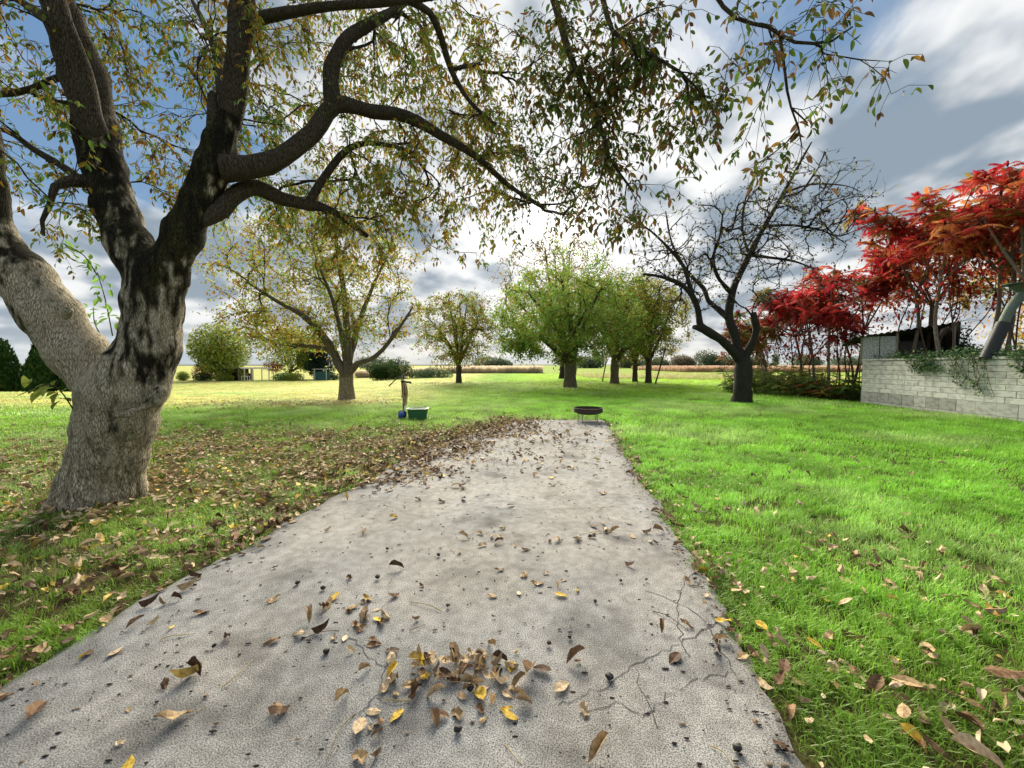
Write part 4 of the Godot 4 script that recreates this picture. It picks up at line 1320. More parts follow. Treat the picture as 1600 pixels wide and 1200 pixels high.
func ground_and_path() -> void:
	var b := B.new()
	var xs := PackedFloat32Array()
	var zs := PackedFloat32Array()
	var x := 0.0
	var st := 0.35
	while x < 900.0:
		xs.append(x)
		if x > 0.0: xs.append(-x)
		x += st
		if x > 8.0: st *= 1.12
	xs.sort()
	var z := 30.0
	while z > -900.0:
		zs.append(z)
		z -= 0.5 if z > -14.0 else (-z - 14.0) * 0.08 + 0.5
	for iz in zs.size():
		for jx in xs.size():
			var px := xs[jx]
			var pz := zs[iz]
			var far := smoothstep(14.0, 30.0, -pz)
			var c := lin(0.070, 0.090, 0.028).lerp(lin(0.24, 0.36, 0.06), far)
			var meadow := smoothstep(0.0, 5.0, -px - 1.0 + 0.0 * pz) * smoothstep(11.5, 15.0, -pz)
			c = c.lerp(lin(0.46, 0.47, 0.16), meadow * 0.85)
			var dry := smoothstep(0.02, 0.3, noise.get_noise_2d(px * 2.0, pz * 3.0)) * far
			c = c.lerp(lin(0.36, 0.33, 0.14), dry * 0.35)
			c = c.lerp(lin(0.10, 0.075, 0.04), clampf(litter(px, pz) / 260.0, 0.0, 0.75))
			b.vert(Vector3(px, height(px, pz) - 0.012 + 0.008 * noise.get_noise_2d(px * 60.0, pz * 60.0), pz), Vector3.UP, c)
	var w := xs.size()
	for iz in zs.size() - 1:
		for jx in w - 1:
			var i := iz * w + jx
			b.ix.append_array([i, i + w, i + 1, i + 1, i + w, i + w + 1])
	put("ground", b.mesh(), M.soil).set_meta("kind", "structure")
	# the concrete path: a thin slab with broken edges
	b = B.new()
	var across := 60
	var rows := 330
	var rough := noise_of(FastNoiseLite.TYPE_SIMPLEX_SMOOTH, 1.3, 4, 21)
	for k in rows + 1:
		var pz := 4.0 - k * 13.9 / rows
		var a := path_left(pz)
		var e := path_right(pz)
		if pz < -9.6: a += (-9.6 - pz) * 0.5
		for j in across + 1:
			var t := float(j) / across
			var edge := minf(t, 1.0 - t) * across
			var yy := 0.022 + 0.007 * rough.get_noise_2d(lerpf(a, e, t), pz) - (0.012 if edge < 1.0 else 0.0)
			var tone := 0.88 + 0.26 * rough.get_noise_2d(lerpf(a, e, t) * 0.7 + 50.0, pz * 0.7) + 0.16 * rough.get_noise_2d(lerpf(a, e, t) * 3.0, pz * 3.0 + 20.0)
			tone *= lerpf(0.72, 1.0, smoothstep(0.0, 5.0 + 6.0 * rough.get_noise_2d(pz * 1.5, t * 2.0), edge))
			tone -= 0.30 * smoothstep(0.18, 0.5, rough.get_noise_2d(lerpf(a, e, t) * 1.1 + 90.0, pz * 1.1 - 40.0))
			var warm := rough.get_noise_2d(lerpf(a, e, t) * 0.5 - 80.0, pz * 0.5)
			b.vert(Vector3(lerpf(a, e, t), yy, pz), Vector3.UP, Color(tone * (1.0 + 0.05 * warm), tone, tone * (1.0 - 0.06 * warm)))
	for k in rows:
		for j in across:
			var i := k * (across + 1) + j
			b.ix.append_array([i, i + across + 1, i + 1, i + 1, i + across + 1, i + across + 2])
	var slab := b
	for k in rows:
		for sd in 2:
			var i := k * (across + 1) + (across if sd else 0)
			var p: Vector3 = slab.v[i]
			var q: Vector3 = slab.v[i + across + 1]
			if sd:
				b.quad(p, p - Vector3(0, 0.08, 0), q - Vector3(0, 0.08, 0), q, gray(0.5))
			else:
				b.quad(q, q - Vector3(0, 0.08, 0), p - Vector3(0, 0.08, 0), p, gray(0.5))
	var path := put("path", b.mesh(), M.concrete)
	path.set_meta("kind", "structure")
	var rng := RandomNumberGenerator.new()
	rng.seed = 8
	for cr in [[[1005, 1130], [1040, 1095], [1090, 1072], [1150, 1060]], [[1150, 1060], [1120, 1010], [1085, 960], [1010, 930]], [[870, 1110], [935, 1085], [990, 1050], [1100, 990], [1130, 960]], [[990, 1050], [1005, 1100], [1030, 1150]], [[905, 1130], [960, 1110], [1000, 1125]], [[1095, 870], [1060, 950], [1075, 1040]], [[600, 770], [700, 790], [820, 800], [960, 795]], [[540, 1000], [600, 1060], [560, 1130]]]:
		b = B.new()
		var pts := []
		for q in cr: pts.append(G(q[0], q[1]))
		var rr := []
		for q in cr: rr.append(0.0)
		var rs := resample(pts, rr, 0.035)
		var prev := Vector3.ZERO
		var n: int = rs[0].size()
		var lastp := []
		for k in n:
			var p: Vector3 = rs[0][k] + Vector3(rng.randf_range(-1, 1), 0, rng.randf_range(-1, 1)) * 0.016
			var t: Vector3 = (rs[0][mini(k + 1, n - 1)] - rs[0][maxi(k - 1, 0)]).normalized()
			var side := Vector3(-t.z, 0, t.x) * rng.randf_range(0.0008, 0.0032) * (0.4 if k == 0 or k == n - 1 else 1.0)
			p.y = 0.0245 + 0.007 * rough.get_noise_2d(p.x, p.z)
			if k > 0:
				b.quad(lastp[0], p + side, p - side, lastp[1])
			lastp = [p + side, p - side]
		put("crack", b.mesh(), M.dark, path)

func tuft_mesh(blades: int, radius: float, h: float, wide: float, sd: int, lean := 0.7) -> ArrayMesh:
	var rng := RandomNumberGenerator.new()
	rng.seed = sd
	var b := B.new()
	for k in blades:
		var a := rng.randf() * TAU
		var q := sqrt(rng.randf()) * radius
		var p := Vector3(cos(a) * q, -0.01, sin(a) * q)
		var a2 := rng.randf() * TAU
		var out := Vector3(cos(a2), 0, sin(a2))
		var l := h * rng.randf_range(0.45, 1.2)
		var bend := lean * rng.randf_range(0.3, 1.5)
		var side := Vector3(-out.z, 0, out.x) * wide * 0.5 * rng.randf_range(0.6, 1.2)
		var p1 := p + Vector3.UP * l * 0.45 * cos(bend * 0.3) + out * l * 0.45 * sin(bend * 0.3)
		var p2 := p1 + (Vector3.UP * cos(bend) + out * sin(bend)) * l * 0.33
		var p3 := p2 + (Vector3.UP * cos(bend * 1.7) + out * sin(bend * 1.7)) * l * 0.30
		var tone := rng.randf_range(0.65, 1.3)
		var c := Color(tone * rng.randf_range(0.85, 1.35), tone, tone * rng.randf_range(0.7, 1.3))
		if rng.randf() < 0.07: c = Color(2.6, 1.15, 3.0)
		b.quad(p - side, p + side, p1 + side * 0.9, p1 - side * 0.9, c)
		b.quad(p1 - side * 0.9, p1 + side * 0.9, p2 + side * 0.6, p2 - side * 0.6, c)
		b.tri(p2 - side * 0.6, p2 + side * 0.6, p3, c)
	return b.mesh()

func grass() -> void:
	var rng := RandomNumberGenerator.new()
	rng.seed = 99
	var root := thing("grass", "green lawn grass growing on both sides of the concrete path", "grass")
	root.set_meta("kind", "stuff")
	var kinds := [tuft_mesh(34, 0.06, 0.095, 0.0042, 1, 0.8), tuft_mesh(30, 0.07, 0.075, 0.0040, 2, 1.0), tuft_mesh(30, 0.13, 0.10, 0.008, 3, 0.8), tuft_mesh(30, 0.26, 0.10, 0.016, 4, 0.7)]
	var xs: Array = [[], [], [], []]
	var cs := [PackedColorArray(), PackedColorArray(), PackedColorArray(), PackedColorArray()]
	for k in 4:
		var t: Array[Transform3D] = []
		xs[k] = t
	var half := 1.15
	for bd in [[0.5, 3.6, 260.0, 0], [3.6, 8.0, 150.0, 1], [8.0, 17.0, 62.0, 2], [17.0, 34.0, 22.0, 3], [34.0, 62.0, 8.0, 3]]:
		var cnt := int(bd[2] * (bd[1] * bd[1] - bd[0] * bd[0]) * half)
		for i in cnt:
			var r := sqrt(lerpf(bd[0] * bd[0], bd[1] * bd[1], rng.randf()))
			var a := rng.randf_range(-half, half)
			var x := sin(a) * r
			var z := 0.4 - cos(a) * r
			var l := path_left(z)
			var e := path_right(z)
			var far := -z
			var left := x < l
			if z > -9.9 and x > l + 0.02 and x < e - 0.02:
				continue
			if x > 12.2 and z > -15.0 and x > 12.9 + (z + 14.7) * -0.115 - 0.06:
				continue
			var near_path: float = minf(absf(x - l), absf(x - e)) if z > -10.0 else 1.0
			var n1 := noise.get_noise_2d(x * 12.0, z * 12.0)
			var n2 := noise.get_noise_2d(x * 45.0 + 200.0, z * 45.0)
			var lit := litter(x, z)
			var keep := 1.0
			if left: keep = clampf(1.15 - lit / 600.0 + n2 * 0.8, 0.25, 1.0)
			if rng.randf() > keep:
				continue
			if Vector2(x + 4.28, z + 4.15).length() < 0.5:
				continue
			var meadow := smoothstep(0.5, 6.0, -x - 0.5) * smoothstep(11.5, 15.0, far)
			var col := lin(0.26, 0.57, 0.065)
			if left or z < -10.0:
				col = lin(0.26, 0.49, 0.06).lerp(col, smoothstep(-2.0, 3.0, x) * smoothstep(8.0, 12.0, far))
			col = col.lerp(lin(0.38, 0.64, 0.05), smoothstep(13.0, 24.0, far) * smoothstep(-2.0, 3.0, x))
			col = col.lerp(lin(0.62, 0.62, 0.22), meadow * 0.92)
			col = col.lerp(lin(0.17, 0.26, 0.035), clampf(lit / 300.0, 0.0, 0.6))
			col = col.lerp(lin(0.40, 0.60, 0.20), smoothstep(0.0, 0.45, n1) * 0.75)
			col = shade(col, 1.0 + 0.55 * n2)
			var hh := 1.0 - 0.4 * meadow
			if left: hh *= 0.85
			hh *= 1.0 + 0.45 * n1
			hh *= lerpf(0.65, 1.0, smoothstep(0.0, 0.25, near_path))
			var k: int = bd[3]
			if k < 2 and rng.randf() < 0.35: k = 1 - k
			var s := rng.randf_range(0.75, 1.25)
			xs[k].append(Transform3D(Basis(Vector3.UP, rng.randf() * TAU).scaled(Vector3(s, s * hh, s)), Vector3(x, height(x, z), z)))
			cs[k].append(col)
	for k in 4:
		many("tufts", kinds[k], M.grass, xs[k], cs[k], root)

# ---------------------------------------------------------------- fallen leaves
func fallen_leaves() -> void:
	var rng := RandomNumberGenerator.new()
	rng.seed = 123
	var kinds := [leaf_mesh(1.0, 0.54, 0.10, 0.2, 0.2, 6, 0.03), leaf_mesh(1.0, 0.66, 0.22, 0.55, 0.6, 6, 0.08), leaf_mesh(1.0, 0.56, -0.1, -0.45, 0.5, 6, 0.09), leaf_mesh(1.0, 0.62, 0.40, 0.7, 1.0, 6, 0.08), leaf_mesh(0.8, 0.78, 0.1, -0.3, 0.4, 6, 0.12)]
	var buff := lin(0.44, 0.33, 0.19)
	var pale := lin(0.52, 0.42, 0.28)
	var brown := lin(0.21, 0.135, 0.08)
	var dark := lin(0.085, 0.05, 0.03)
	var yellow := lin(0.62, 0.44, 0.07)
	var gold := lin(0.50, 0.36, 0.10)
	var outline := []
	for km in kinds:
		var pts := PackedVector3Array()
		for q in km.surface_get_arrays(0)[Mesh.ARRAY_VERTEX]: pts.append(q - Vector3(0.5, 0, 0))
		outline.append(pts)
	var list := []      # [transform, colour, kind, label, group]
	var lay := func(p: Vector3, size: float, col: Color, tilt: float, label := "", group := "", kind := -1) -> void:
		var a := rng.randf() * TAU
		var bs := Basis(Vector3.UP, a) * Basis(rdir(rng).slide(Vector3.UP).normalized(), rng.randf_range(-tilt, tilt))
		if rng.randf() < 0.35: bs = bs * Basis(Vector3.RIGHT, PI)
		var kk := kind if kind >= 0 else rng.randi() % 5
		bs = bs.scaled(Vector3.ONE * size)
		var low := 1e9
		for q in outline[kk]: low = minf(low, (bs * q).y)
		var sink := 0.0
		if absf(p.y - 0.03) > 0.0001: sink = minf(low + 0.02, 0.0)     # in the grass only the lower part sinks in
		list.append([Transform3D(bs, p + Vector3(0, -low + sink - 0.004, 0) - bs.x * 0.5), col, kk, label, group])
	# leaves that the photograph lets one point at
	for e in [[877, 930, 0.075, yellow, "single yellow leaf lying flat in the middle of the bare concrete"], [620, 1117, 0.06, yellow, "round yellow leaf lying apart below the leaf pile"], [750, 1085, 0.085, yellow, "long yellow leaf standing at the near edge of the pile"], [828, 1052, 0.115, brown, "large brown leaf lying flat beside the pile's tip"], [800, 1041, 0.06, yellow, "yellow leaf resting against a large brown leaf"], [796, 1118, 0.07, yellow, "yellow leaf with drooping stalk on top of brown ones"], [523, 934, 0.075, yellow, "yellow leaf on top of the smaller upper leaf pile"], [1190, 983, 0.07, yellow, "bright yellow leaf on the grass edge beside the path"], [1550, 962, 0.08, gold, "golden leaf held up by the grass far from the path"], [1475, 867, 0.06, gold, "small golden leaf in thick grass behind the others"], [60, 1112, 0.10, brown, "lone brown leaf on bare concrete near the path's broad near corner"], [290, 1060, 0.11, gold, "long ochre leaf with dark edge alone on the concrete"], [270, 1125, 0.11, buff, "folded tan leaf with a thin stalk on the concrete"], [1074, 977, 0.07, brown, "upright curled brown leaf near the path's grass edge"], [1160, 1025, 0.07, buff, "pale tan leaf lying just on the concrete edge"], [935, 1180, 0.10, buff, "split tan leaf with two stalks at the near end of the path"], [535, 1092, 0.075, buff, "tan leaf standing on edge left of the pile"], [425, 1002, 0.075, brown, "curled dark brown leaf on concrete between two leaf piles"], [1395, 860, 0.07, pale, "pale leaf caught upright in the lush grass"], [200, 1195, 0.06, yellow, "yellow leaf tip at the very bottom edge of the path"], [1570, 1058, 0.13, brown, "large folded brown leaf standing in the grass"], [1450, 1020, 0.10, buff, "broad tan leaf lying across grass blades"], [1530, 1190, 0.12, pale, "long pale leaf in the grass at the near corner"]]:
		var p := G(e[0], e[1], 0.03)
		lay.call(p + Vector3(0, 0.0 if p.x < path_right(p.z) else 0.02, 0), e[2] * 1.15, e[3], 0.25, e[4], "", 0 if e[3] == yellow else -1)
	# the piles on the concrete
	for pile in [[705, 1045, 0.17, 0.075, 76, "leaves heaped in the pile on the concrete", "heaped in the largest leaf pile on the concrete"], [775, 1108, 0.14, 0.05, 14, "leaves strung out below the pile", "in the short row below the largest pile"], [545, 975, 0.16, 0.14, 26, "leaves in the upper pile", "in the loose trail beyond the largest pile"], [620, 1150, 0.14, 0.08, 8, "leaves lying near the path's end", "on concrete nearer than the largest pile"], [830, 900, 0.18, 0.10, 8, "leaves at the path's middle", "on the middle of the concrete path"], [820, 848, 0.35, 0.12, 16, "leaves across the path", "in the loose band of leaves across the path"], [960, 830, 0.25, 0.10, 12, "leaves across the path", "in the loose band of leaves across the path"]]:
		var c := G(pile[0], pile[1], 0.03)
		for k in int(pile[4]):
			var q := Vector3(rng.randfn(0, 1) * pile[2], 0, rng.randfn(0, 1) * pile[3])
			var hh: float = 0.03 + (0.04 * exp(-q.length_squared() / (pile[2] * pile[2])) * rng.randf() if pile[4] > 30 else 0.0)
			lay.call(c + q + Vector3(0, hh - 0.03, 0), rng.randf_range(0.04, 0.10), pick([[brown, 2.0], [buff, 3.6], [dark, 1.6], [yellow, 0.4], [pale, 2.6], [gold, 0.5]], rng), 0.16, pile[6], pile[5])
	# everything else by density
	var half := 1.12
	for bd in [[0.6, 5.0], [5.0, 11.0], [11.0, 20.0], [20.0, 36.0]]:
		var area: float = (bd[1] * bd[1] - bd[0] * bd[0]) * half
		var top: float = 520.0 if bd[1] < 12.0 else 150.0
		for i in int(area * top):
			var r := sqrt(lerpf(bd[0] * bd[0], bd[1] * bd[1], rng.randf()))
			var a := rng.randf_range(-half, half)
			var x := sin(a) * r
			var z := 0.2 - cos(a) * r
			var d := litter(x, z) * (1.0 + 1.3 * noise.get_noise_2d(x * 55.0, z * 55.0))
			if rng.randf() * top > d:
				continue
			var l := path_left(z)
			var e := path_right(z)
			var on := x > l and x < e and z > -10.0
			var pal: Array
			if on or absf(x - l) < 0.7: pal = [[brown, 3.4], [buff, 2.2], [dark, 2.2], [gold, 0.5], [yellow, 0.35], [pale, 0.6]]
			elif x > e: pal = [[buff, 3.0], [pale, 2.6], [brown, 2.2], [gold, 0.5], [dark, 0.6]]
			else: pal = [[buff, 4.4], [brown, 1.4], [pale, 3.4], [dark, 0.5], [gold, 1.0], [yellow, 0.3]]
			var label := ""
			var group := ""
			if on:
				label = "lying loose on the bare concrete path"
				group = "loose leaves on the concrete"
			elif x > e + 0.16:
				label = "caught among the lush green grass blades"
				group = "leaves in the lush grass"
			elif x > e - 0.05:
				label = "in the seam between concrete and lush grass"
				group = "leaves along the lush side's seam"
			elif x > l - 0.3:
				label = "along the path edge on the walnut's side"
				group = "leaves along the walnut side's edge"
			else:
				label = "on patchy grass below the big walnut"
				group = "leaves below the walnut"
			var size := 0.035 + 0.075 * pow(rng.randf(), 1.3)
			var y := 0.03 if on else rng.randf_range(0.0, 0.055) if x > e else rng.randf_range(0.005, 0.05)
			lay.call(Vector3(x, height(x, z) + y, z), size, pick(pal, rng), 0.16 if on else 0.6, label, group)
	var eye := Vector3(0, EYE, 0)
	var scored := []
	for i in list.size():
		var q: Vector3 = list[i][0].origin - eye
		var dz := maxf(-q.z, 0.05)
		var seen: bool = absf(q.x / dz) < 1.30 and -q.y / dz < 1.03 and q.z < -0.3
		var own: bool = list[i][3] != "" and list[i][4] == ""
		scored.append([(list[i][0].basis.x.length() / q.length() if seen else 0.0) + (10.0 if own else 0.0), i])
	scored.sort_custom(func(a, b): return a[0] > b[0] if a[0] != b[0] else a[1] < b[1])
	var tones := [buff, pale, brown, dark, yellow, gold, shade(buff, 0.75), shade(brown, 1.4)]
	var ms := []
	for t in tones:
		var m := leafy(0.3, 0.6, t)
		m.albedo_texture = M.leaf_mottle
		m.uv1_triplanar = true
		m.uv1_world_triplanar = true
		m.uv1_scale = Vector3(6, 6, 6)
		ms.append(m)
	var xs := []
	var cs := []
	for k in 5:
		var t: Array[Transform3D] = []
		xs.append(t); cs.append(PackedColorArray())
	var stalk := B.new()
	stalk.tube(PackedVector3Array([Vector3(0, 0, 0), Vector3(-0.25, 0.02, 0.03), Vector3(-0.6, -0.01, -0.02)]), PackedFloat32Array([0.012, 0.01, 0.009]), 4, Color.WHITE)
	var stalk_mesh := stalk.mesh()
	for r in scored.size():
		var it: Array = list[scored[r][1]]
		if r < 300:
			var best := 0
			var bd := 1e9
			for t in tones.size():
				var e: float = absf(tones[t].r - it[1].r) + absf(tones[t].g - it[1].g) + absf(tones[t].b - it[1].b)
				if e < bd:
					bd = e; best = t
			var o := put("fallen_leaf", kinds[it[2]], ms[best], self, it[0])
			var words: String = it[3]
			if it[4] != "":
				words = "%s %s leaf %s" % [["flat", "curled", "arched", "folded", "crumpled"][it[2]], ["tan", "pale", "brown", "dark brown", "yellow", "golden", "dull tan", "russet"][best], words]
			tag(o, words, "leaf", it[4])
			if r % 3 == 0:
				put("stalk", stalk_mesh, M.stalk, o)
		else:
			xs[it[2]].append(it[0]); cs[it[2]].append(it[1])
	var root := thing("leaf_litter", "dry fallen walnut leaves scattered thickly over lawn and path edges", "leaf litter")
	root.set_meta("kind", "stuff")
	for k in 5:
		many("leaves", kinds[k], M.leaf_dry, xs[k], cs[k], root)
	# black walnut husks and crumbs on the concrete
	for hk in [[858, 1006, 0.022], [952, 1060, 0.035], [1152, 1172, 0.03], [715, 1142, 0.03], [890, 996, 0.02], [700, 947, 0.022], [970, 908, 0.02], [575, 940, 0.02], [505, 920, 0.03], [590, 903, 0.03], [685, 868, 0.025], [1130, 848, 0.02], [465, 912, 0.03], [1010, 906, 0.018], [605, 858, 0.022], [510, 1020, 0.03], [335, 1010, 0.02], [1085, 905, 0.02], [930, 940, 0.02], [780, 1050, 0.03], [735, 1078, 0.028]]:
		var b := B.new()
		var p := G(hk[0], hk[1], 0.03)
		var s := float(hk[2]) * 0.55
		b.lathe(Vector3.ZERO, [[0.0, -s * 0.6], [s * 0.6, -s * 0.5], [s, 0.0], [s * 0.85, s * 0.5], [s * 0.3, s * 0.8], [0.0, s * 0.7]], 9)
		for i in b.v.size():
			b.v[i] *= 1.0 + 0.35 * noise.get_noise_3d(b.v[i].x * 4000.0 + p.x * 500.0, b.v[i].y * 4000.0, b.v[i].z * 4000.0)
		var o := put("walnut_husk", b.mesh(), M.husk, self, Transform3D(Basis(Vector3.UP, rng.randf() * TAU) * Basis(Vector3.RIGHT, rng.randf_range(-0.6, 0.6)), p + Vector3(0, s * 0.45, 0)))
		tag(o, "%s black walnut husk %s" % ["larger" if s > 0.0155 else "small", "beside the largest leaf pile" if hk[1] > 1030 and hk[0] < 860 else "near the cracks by the lush grass" if hk[0] > 900 and hk[1] > 980 else "near the loose leaf trail" if hk[0] < 620 and hk[1] > 895 else "on the middle of the concrete path" if hk[1] > 895 else "on the farther half of the concrete path"], "walnut husk", "walnut husks on the concrete")
	var bits: Array[Transform3D] = []
	var bc := PackedColorArray()
	var cm := B.new()
	cm.lathe(Vector3.ZERO, [[0.0, -0.3], [0.8, -0.2], [1.0, 0.1], [0.4, 0.5], [0.0, 0.4]], 6)
	for i in 4500:
		var z := -1.1 - pow(rng.randf(), 1.2) * 8.3
		var x := rng.randf_range(path_left(z) + 0.05, path_right(z) + 0.03)
		if rng.randf() < 0.25: x = path_right(z) - absf(rng.randfn(0, 0.08))
		var s := 0.0015 + 0.0055 * pow(rng.randf(), 2.5)
		bits.append(Transform3D(Basis(Vector3.UP, rng.randf() * TAU).scaled(Vector3(s * rng.randf_range(0.8, 3.0), s * 0.7, s)), Vector3(x, 0.026, z)))
		bc.append(pick([[lin(0.02, 0.018, 0.017), 3.0], [lin(0.07, 0.045, 0.03), 1.0], [lin(0.16, 0.12, 0.08), 0.6]], rng))
	var cr := many("husk_crumbs", cm.mesh(), M.twig, bits, bc)
	tag(cr, "dark crumbs of husk and soil strewn over the concrete path", "debris")
	# leaf stalks and small twigs
	var k_stalk := 0
	for tw in [[1020, 955, 1075, 985], [640, 1095, 590, 1090], [1110, 1165, 1145, 1198], [790, 1165, 815, 1195], [555, 1115, 510, 1190], [345, 1075, 395, 1030], [470, 1000, 530, 985], [250, 1000, 305, 990], [640, 985, 665, 975], [690, 955, 640, 940], [930, 800, 960, 790], [905, 835, 995, 828]]:
		var a := G(tw[0], tw[1], 0.026)
		var e := G(tw[2], tw[3], 0.026)
		var b := B.new()
		var rs := resample([a, a.lerp(e, 0.4) + Vector3(rng.randf_range(-0.02, 0.02), 0.008, rng.randf_range(-0.02, 0.02)), e], [0.0024, 0.0018, 0.0012], 0.02)
		b.tube(rs[0], rs[1], 5, pick([[lin(0.30, 0.23, 0.10), 2.0], [lin(0.10, 0.07, 0.05), 1.0]], rng), true)
		var o := put("leaf_stalk", b.mesh(), M.twig)
		tag(o, "thin bare leaf stalk on concrete, %s" % ["beside the curved cracks", "reaching left from the largest pile", "below the largest crack at the near end", "below the short row of leaves", "running down between piles to the near end", "next to a long ochre leaf", "at the loose leaf trail", "alone left of the loose leaf trail", "touching the top of the largest pile", "just beyond the largest pile", "in the farther band of leaves", "lying across the path's middle"][k_stalk], "leaf stalk", "bare leaf stalks on the concrete")
		k_stalk += 1

# ---------------------------------------------------------------- orchard, garden and fields
func orchard() -> void:
	var mixed := [[shade(OLIVE, 1.2), 3.4], [shade(GREEN, 1.5), 1.8], [OCHRE, 1.3], [YELLOW, 1.7], [BROWN, 0.7]]
	var gold := [[YELLOW, 2.6], [OCHRE, 1.6], [shade(OLIVE, 1.3), 3.0], [BROWN, 0.6]]
	var green := [[shade(GREEN, 1.5), 3.0], [OLIVE, 3.0], [shade(OLIVE, 1.3), 1.4], [OCHRE, 0.5]]
	var green2 := [[shade(GREEN, 1.7), 3.0], [OLIVE, 2.6], [shade(OLIVE, 1.4), 1.6], [YELLOW, 0.4]]
	# second walnut, its limbs surveyed
	var limbs := [
		px_limb([[538, 585, 15.8, 8], [526, 562, 15.7, 7.5], [516, 540, 15.5, 6.5], [480, 498, 15.0, 4.5], [432, 470, 14.6, 3], [385, 440, 14.2, 1.5]]),
		px_limb([[543, 585, 15.8, 8], [543, 560, 15.8, 7], [542, 517, 15.9, 6], [537, 455, 16.0, 4.5], [528, 400, 16.2, 3], [520, 345, 16.4, 1.5]]),
		px_limb([[548, 580, 15.8, 6], [560, 567, 15.6, 4.5], [578, 562, 15.4, 4], [598, 546, 15.2, 3.5], [622, 515, 15.0, 2.6], [645, 480, 14.8, 1.2]]),
		px_limb([[545, 572, 15.9, 6], [550, 540, 16.2, 5], [567, 487, 16.8, 4], [586, 440, 17.3, 2.5], [610, 390, 17.6, 1.2]]),
		px_limb([[524, 560, 15.7, 5], [510, 545, 15.8, 4], [470, 540, 16.0, 3], [435, 536, 16.3, 2.2], [385, 520, 16.6, 1.2]]),
		px_limb([[540, 560, 15.7, 5], [535, 530, 15.0, 4.5], [520, 470, 14.0, 3], [500, 420, 13.3, 1.5]]),
		px_limb([[546, 556, 15.9, 5], [556, 520, 16.8, 4], [540, 470, 18.0, 3], [500, 420, 18.8, 1.5]]),
	]
	crown_tree("walnut_tree", "golden leaved walnut with pale trunk and a bare limb reaching sideways, beyond the hand pump", "", G(542, 624), {"seed": 21, "fork": 1.2, "r": 0.27, "limbs": limbs, "bare": 0.3, "crown": [[Vector3(-0.9, 4.9, 0), Vector3(4.5, 3.4, 3.4), 800, 0.42], [Vector3(-2.9, 2.9, 0.5), Vector3(2.4, 1.0, 1.5), 90], [Vector3(0.6, 2.9, 0), Vector3(2.4, 1.2, 1.5), 60]], "low": 1.3, "pal": mixed, "pal2": gold, "per_tip": 21.0, "spread": 0.42, "leaf": 0.125, "step": 0.3, "wood": lin(0.30, 0.265, 0.21), "tip": 0.0055})
	crown_tree("orchard_tree", "rounded bronze green fruit tree standing alone left of the densest tree", "orchard trees across the lawn", G(717, 599), {"seed": 22, "fork": 1.3, "r": 0.2, "count": 8, "crown": [[Vector3(-0.1, 4.1, 0), Vector3(3.5, 3.1, 3.2), 520, 0.42]], "low": 1.1, "pal": [[shade(OLIVE, 1.2), 3.0], [OCHRE, 2.0], [BROWN, 1.4], [shade(GREEN, 1.5), 1.0]], "per_tip": 24.0, "spread": 0.5, "leaf": 0.17, "wood": lin(0.07, 0.06, 0.05), "tip": 0.008})
	crown_tree("orchard_tree", "widest and densest green walnut tree at the centre of the lawn", "orchard trees across the lawn", G(891, 606), {"seed": 23, "fork": 1.5, "r": 0.36, "count": 9, "crown": [[Vector3(-0.3, 4.3, 0), Vector3(4.7, 3.0, 4.2), 760, 0.4], [Vector3(-3.0, 2.6, 0.8), Vector3(1.6, 0.9, 1.6), 60], [Vector3(0.3, 7.6, 0), Vector3(2.2, 1.5, 2.0), 26]], "low": 1.1, "pal": green, "pal2": green2, "per_tip": 33.0, "spread": 0.5, "leaf": 0.17, "tip": 0.0085})
	crown_tree("orchard_tree", "dark trunked taller tree right behind the densest green tree, its top thin and brown", "orchard trees across the lawn", G(881, 592), {"seed": 24, "fork": 2.2, "r": 0.42, "count": 8, "crown": [[Vector3(-1.0, 8.6, 0), Vector3(6.8, 5.8, 5.0), 760, 0.42]], "low": 2.2, "pal": [[BROWN, 2.0], [OCHRE, 1.5], [OLIVE, 2.0]], "per_tip": 16.0, "spread": 0.7, "leaf": 0.2, "wood": lin(0.035, 0.03, 0.028), "tip": 0.009})
	crown_tree("orchard_tree", "olive coloured walnut with forked brown trunk just right of the densest tree", "orchard trees across the lawn", G(960, 600), {"seed": 25, "fork": 1.7, "r": 0.30, "count": 8, "crown": [[Vector3(0.2, 5.0, 0), Vector3(3.6, 3.6, 3.4), 640, 0.4]], "low": 1.4, "pal": mixed, "pal2": green2, "per_tip": 24.0, "spread": 0.5, "leaf": 0.17, "wood": lin(0.22, 0.175, 0.13), "tip": 0.0085})
	crown_tree("orchard_tree", "slim dark trunked orchard tree between two others, seen through their crowns", "orchard trees across the lawn", G(992, 597), {"seed": 26, "fork": 1.6, "r": 0.2, "count": 6, "crown": [[Vector3(0, 4.9, 0), Vector3(2.5, 3.2, 2.5), 320, 0.42]], "low": 1.5, "pal": mixed, "per_tip": 20.0, "spread": 0.5, "leaf": 0.17, "wood": lin(0.09, 0.07, 0.055), "tip": 0.0085})
	crown_tree("orchard_tree", "yellowish orchard tree at the end of the row, next to the leaning stake", "orchard trees across the lawn", G(1013, 599), {"seed": 27, "fork": 1.7, "r": 0.22, "count": 7, "crown": [[Vector3(0.1, 4.7, 0), Vector3(3.0, 3.3, 3.0), 460, 0.42]], "low": 1.5, "pal": gold, "pal2": mixed, "per_tip": 24.0, "spread": 0.5, "leaf": 0.17, "wood": lin(0.09, 0.07, 0.055), "tip": 0.0085})
	crown_tree("sapling", "thin young sapling between two orchard trunks", "", G(941, 597), {"seed": 28, "fork": 1.4, "r": 0.045, "lean": Vector3(0.25, 0, 0), "count": 4, "crown": [[Vector3(0.5, 2.4, 0), Vector3(0.8, 0.9, 0.7), 24]], "low": 1.2, "pal": gold, "per_tip": 4.0, "spread": 0.3, "leaf": 0.15})
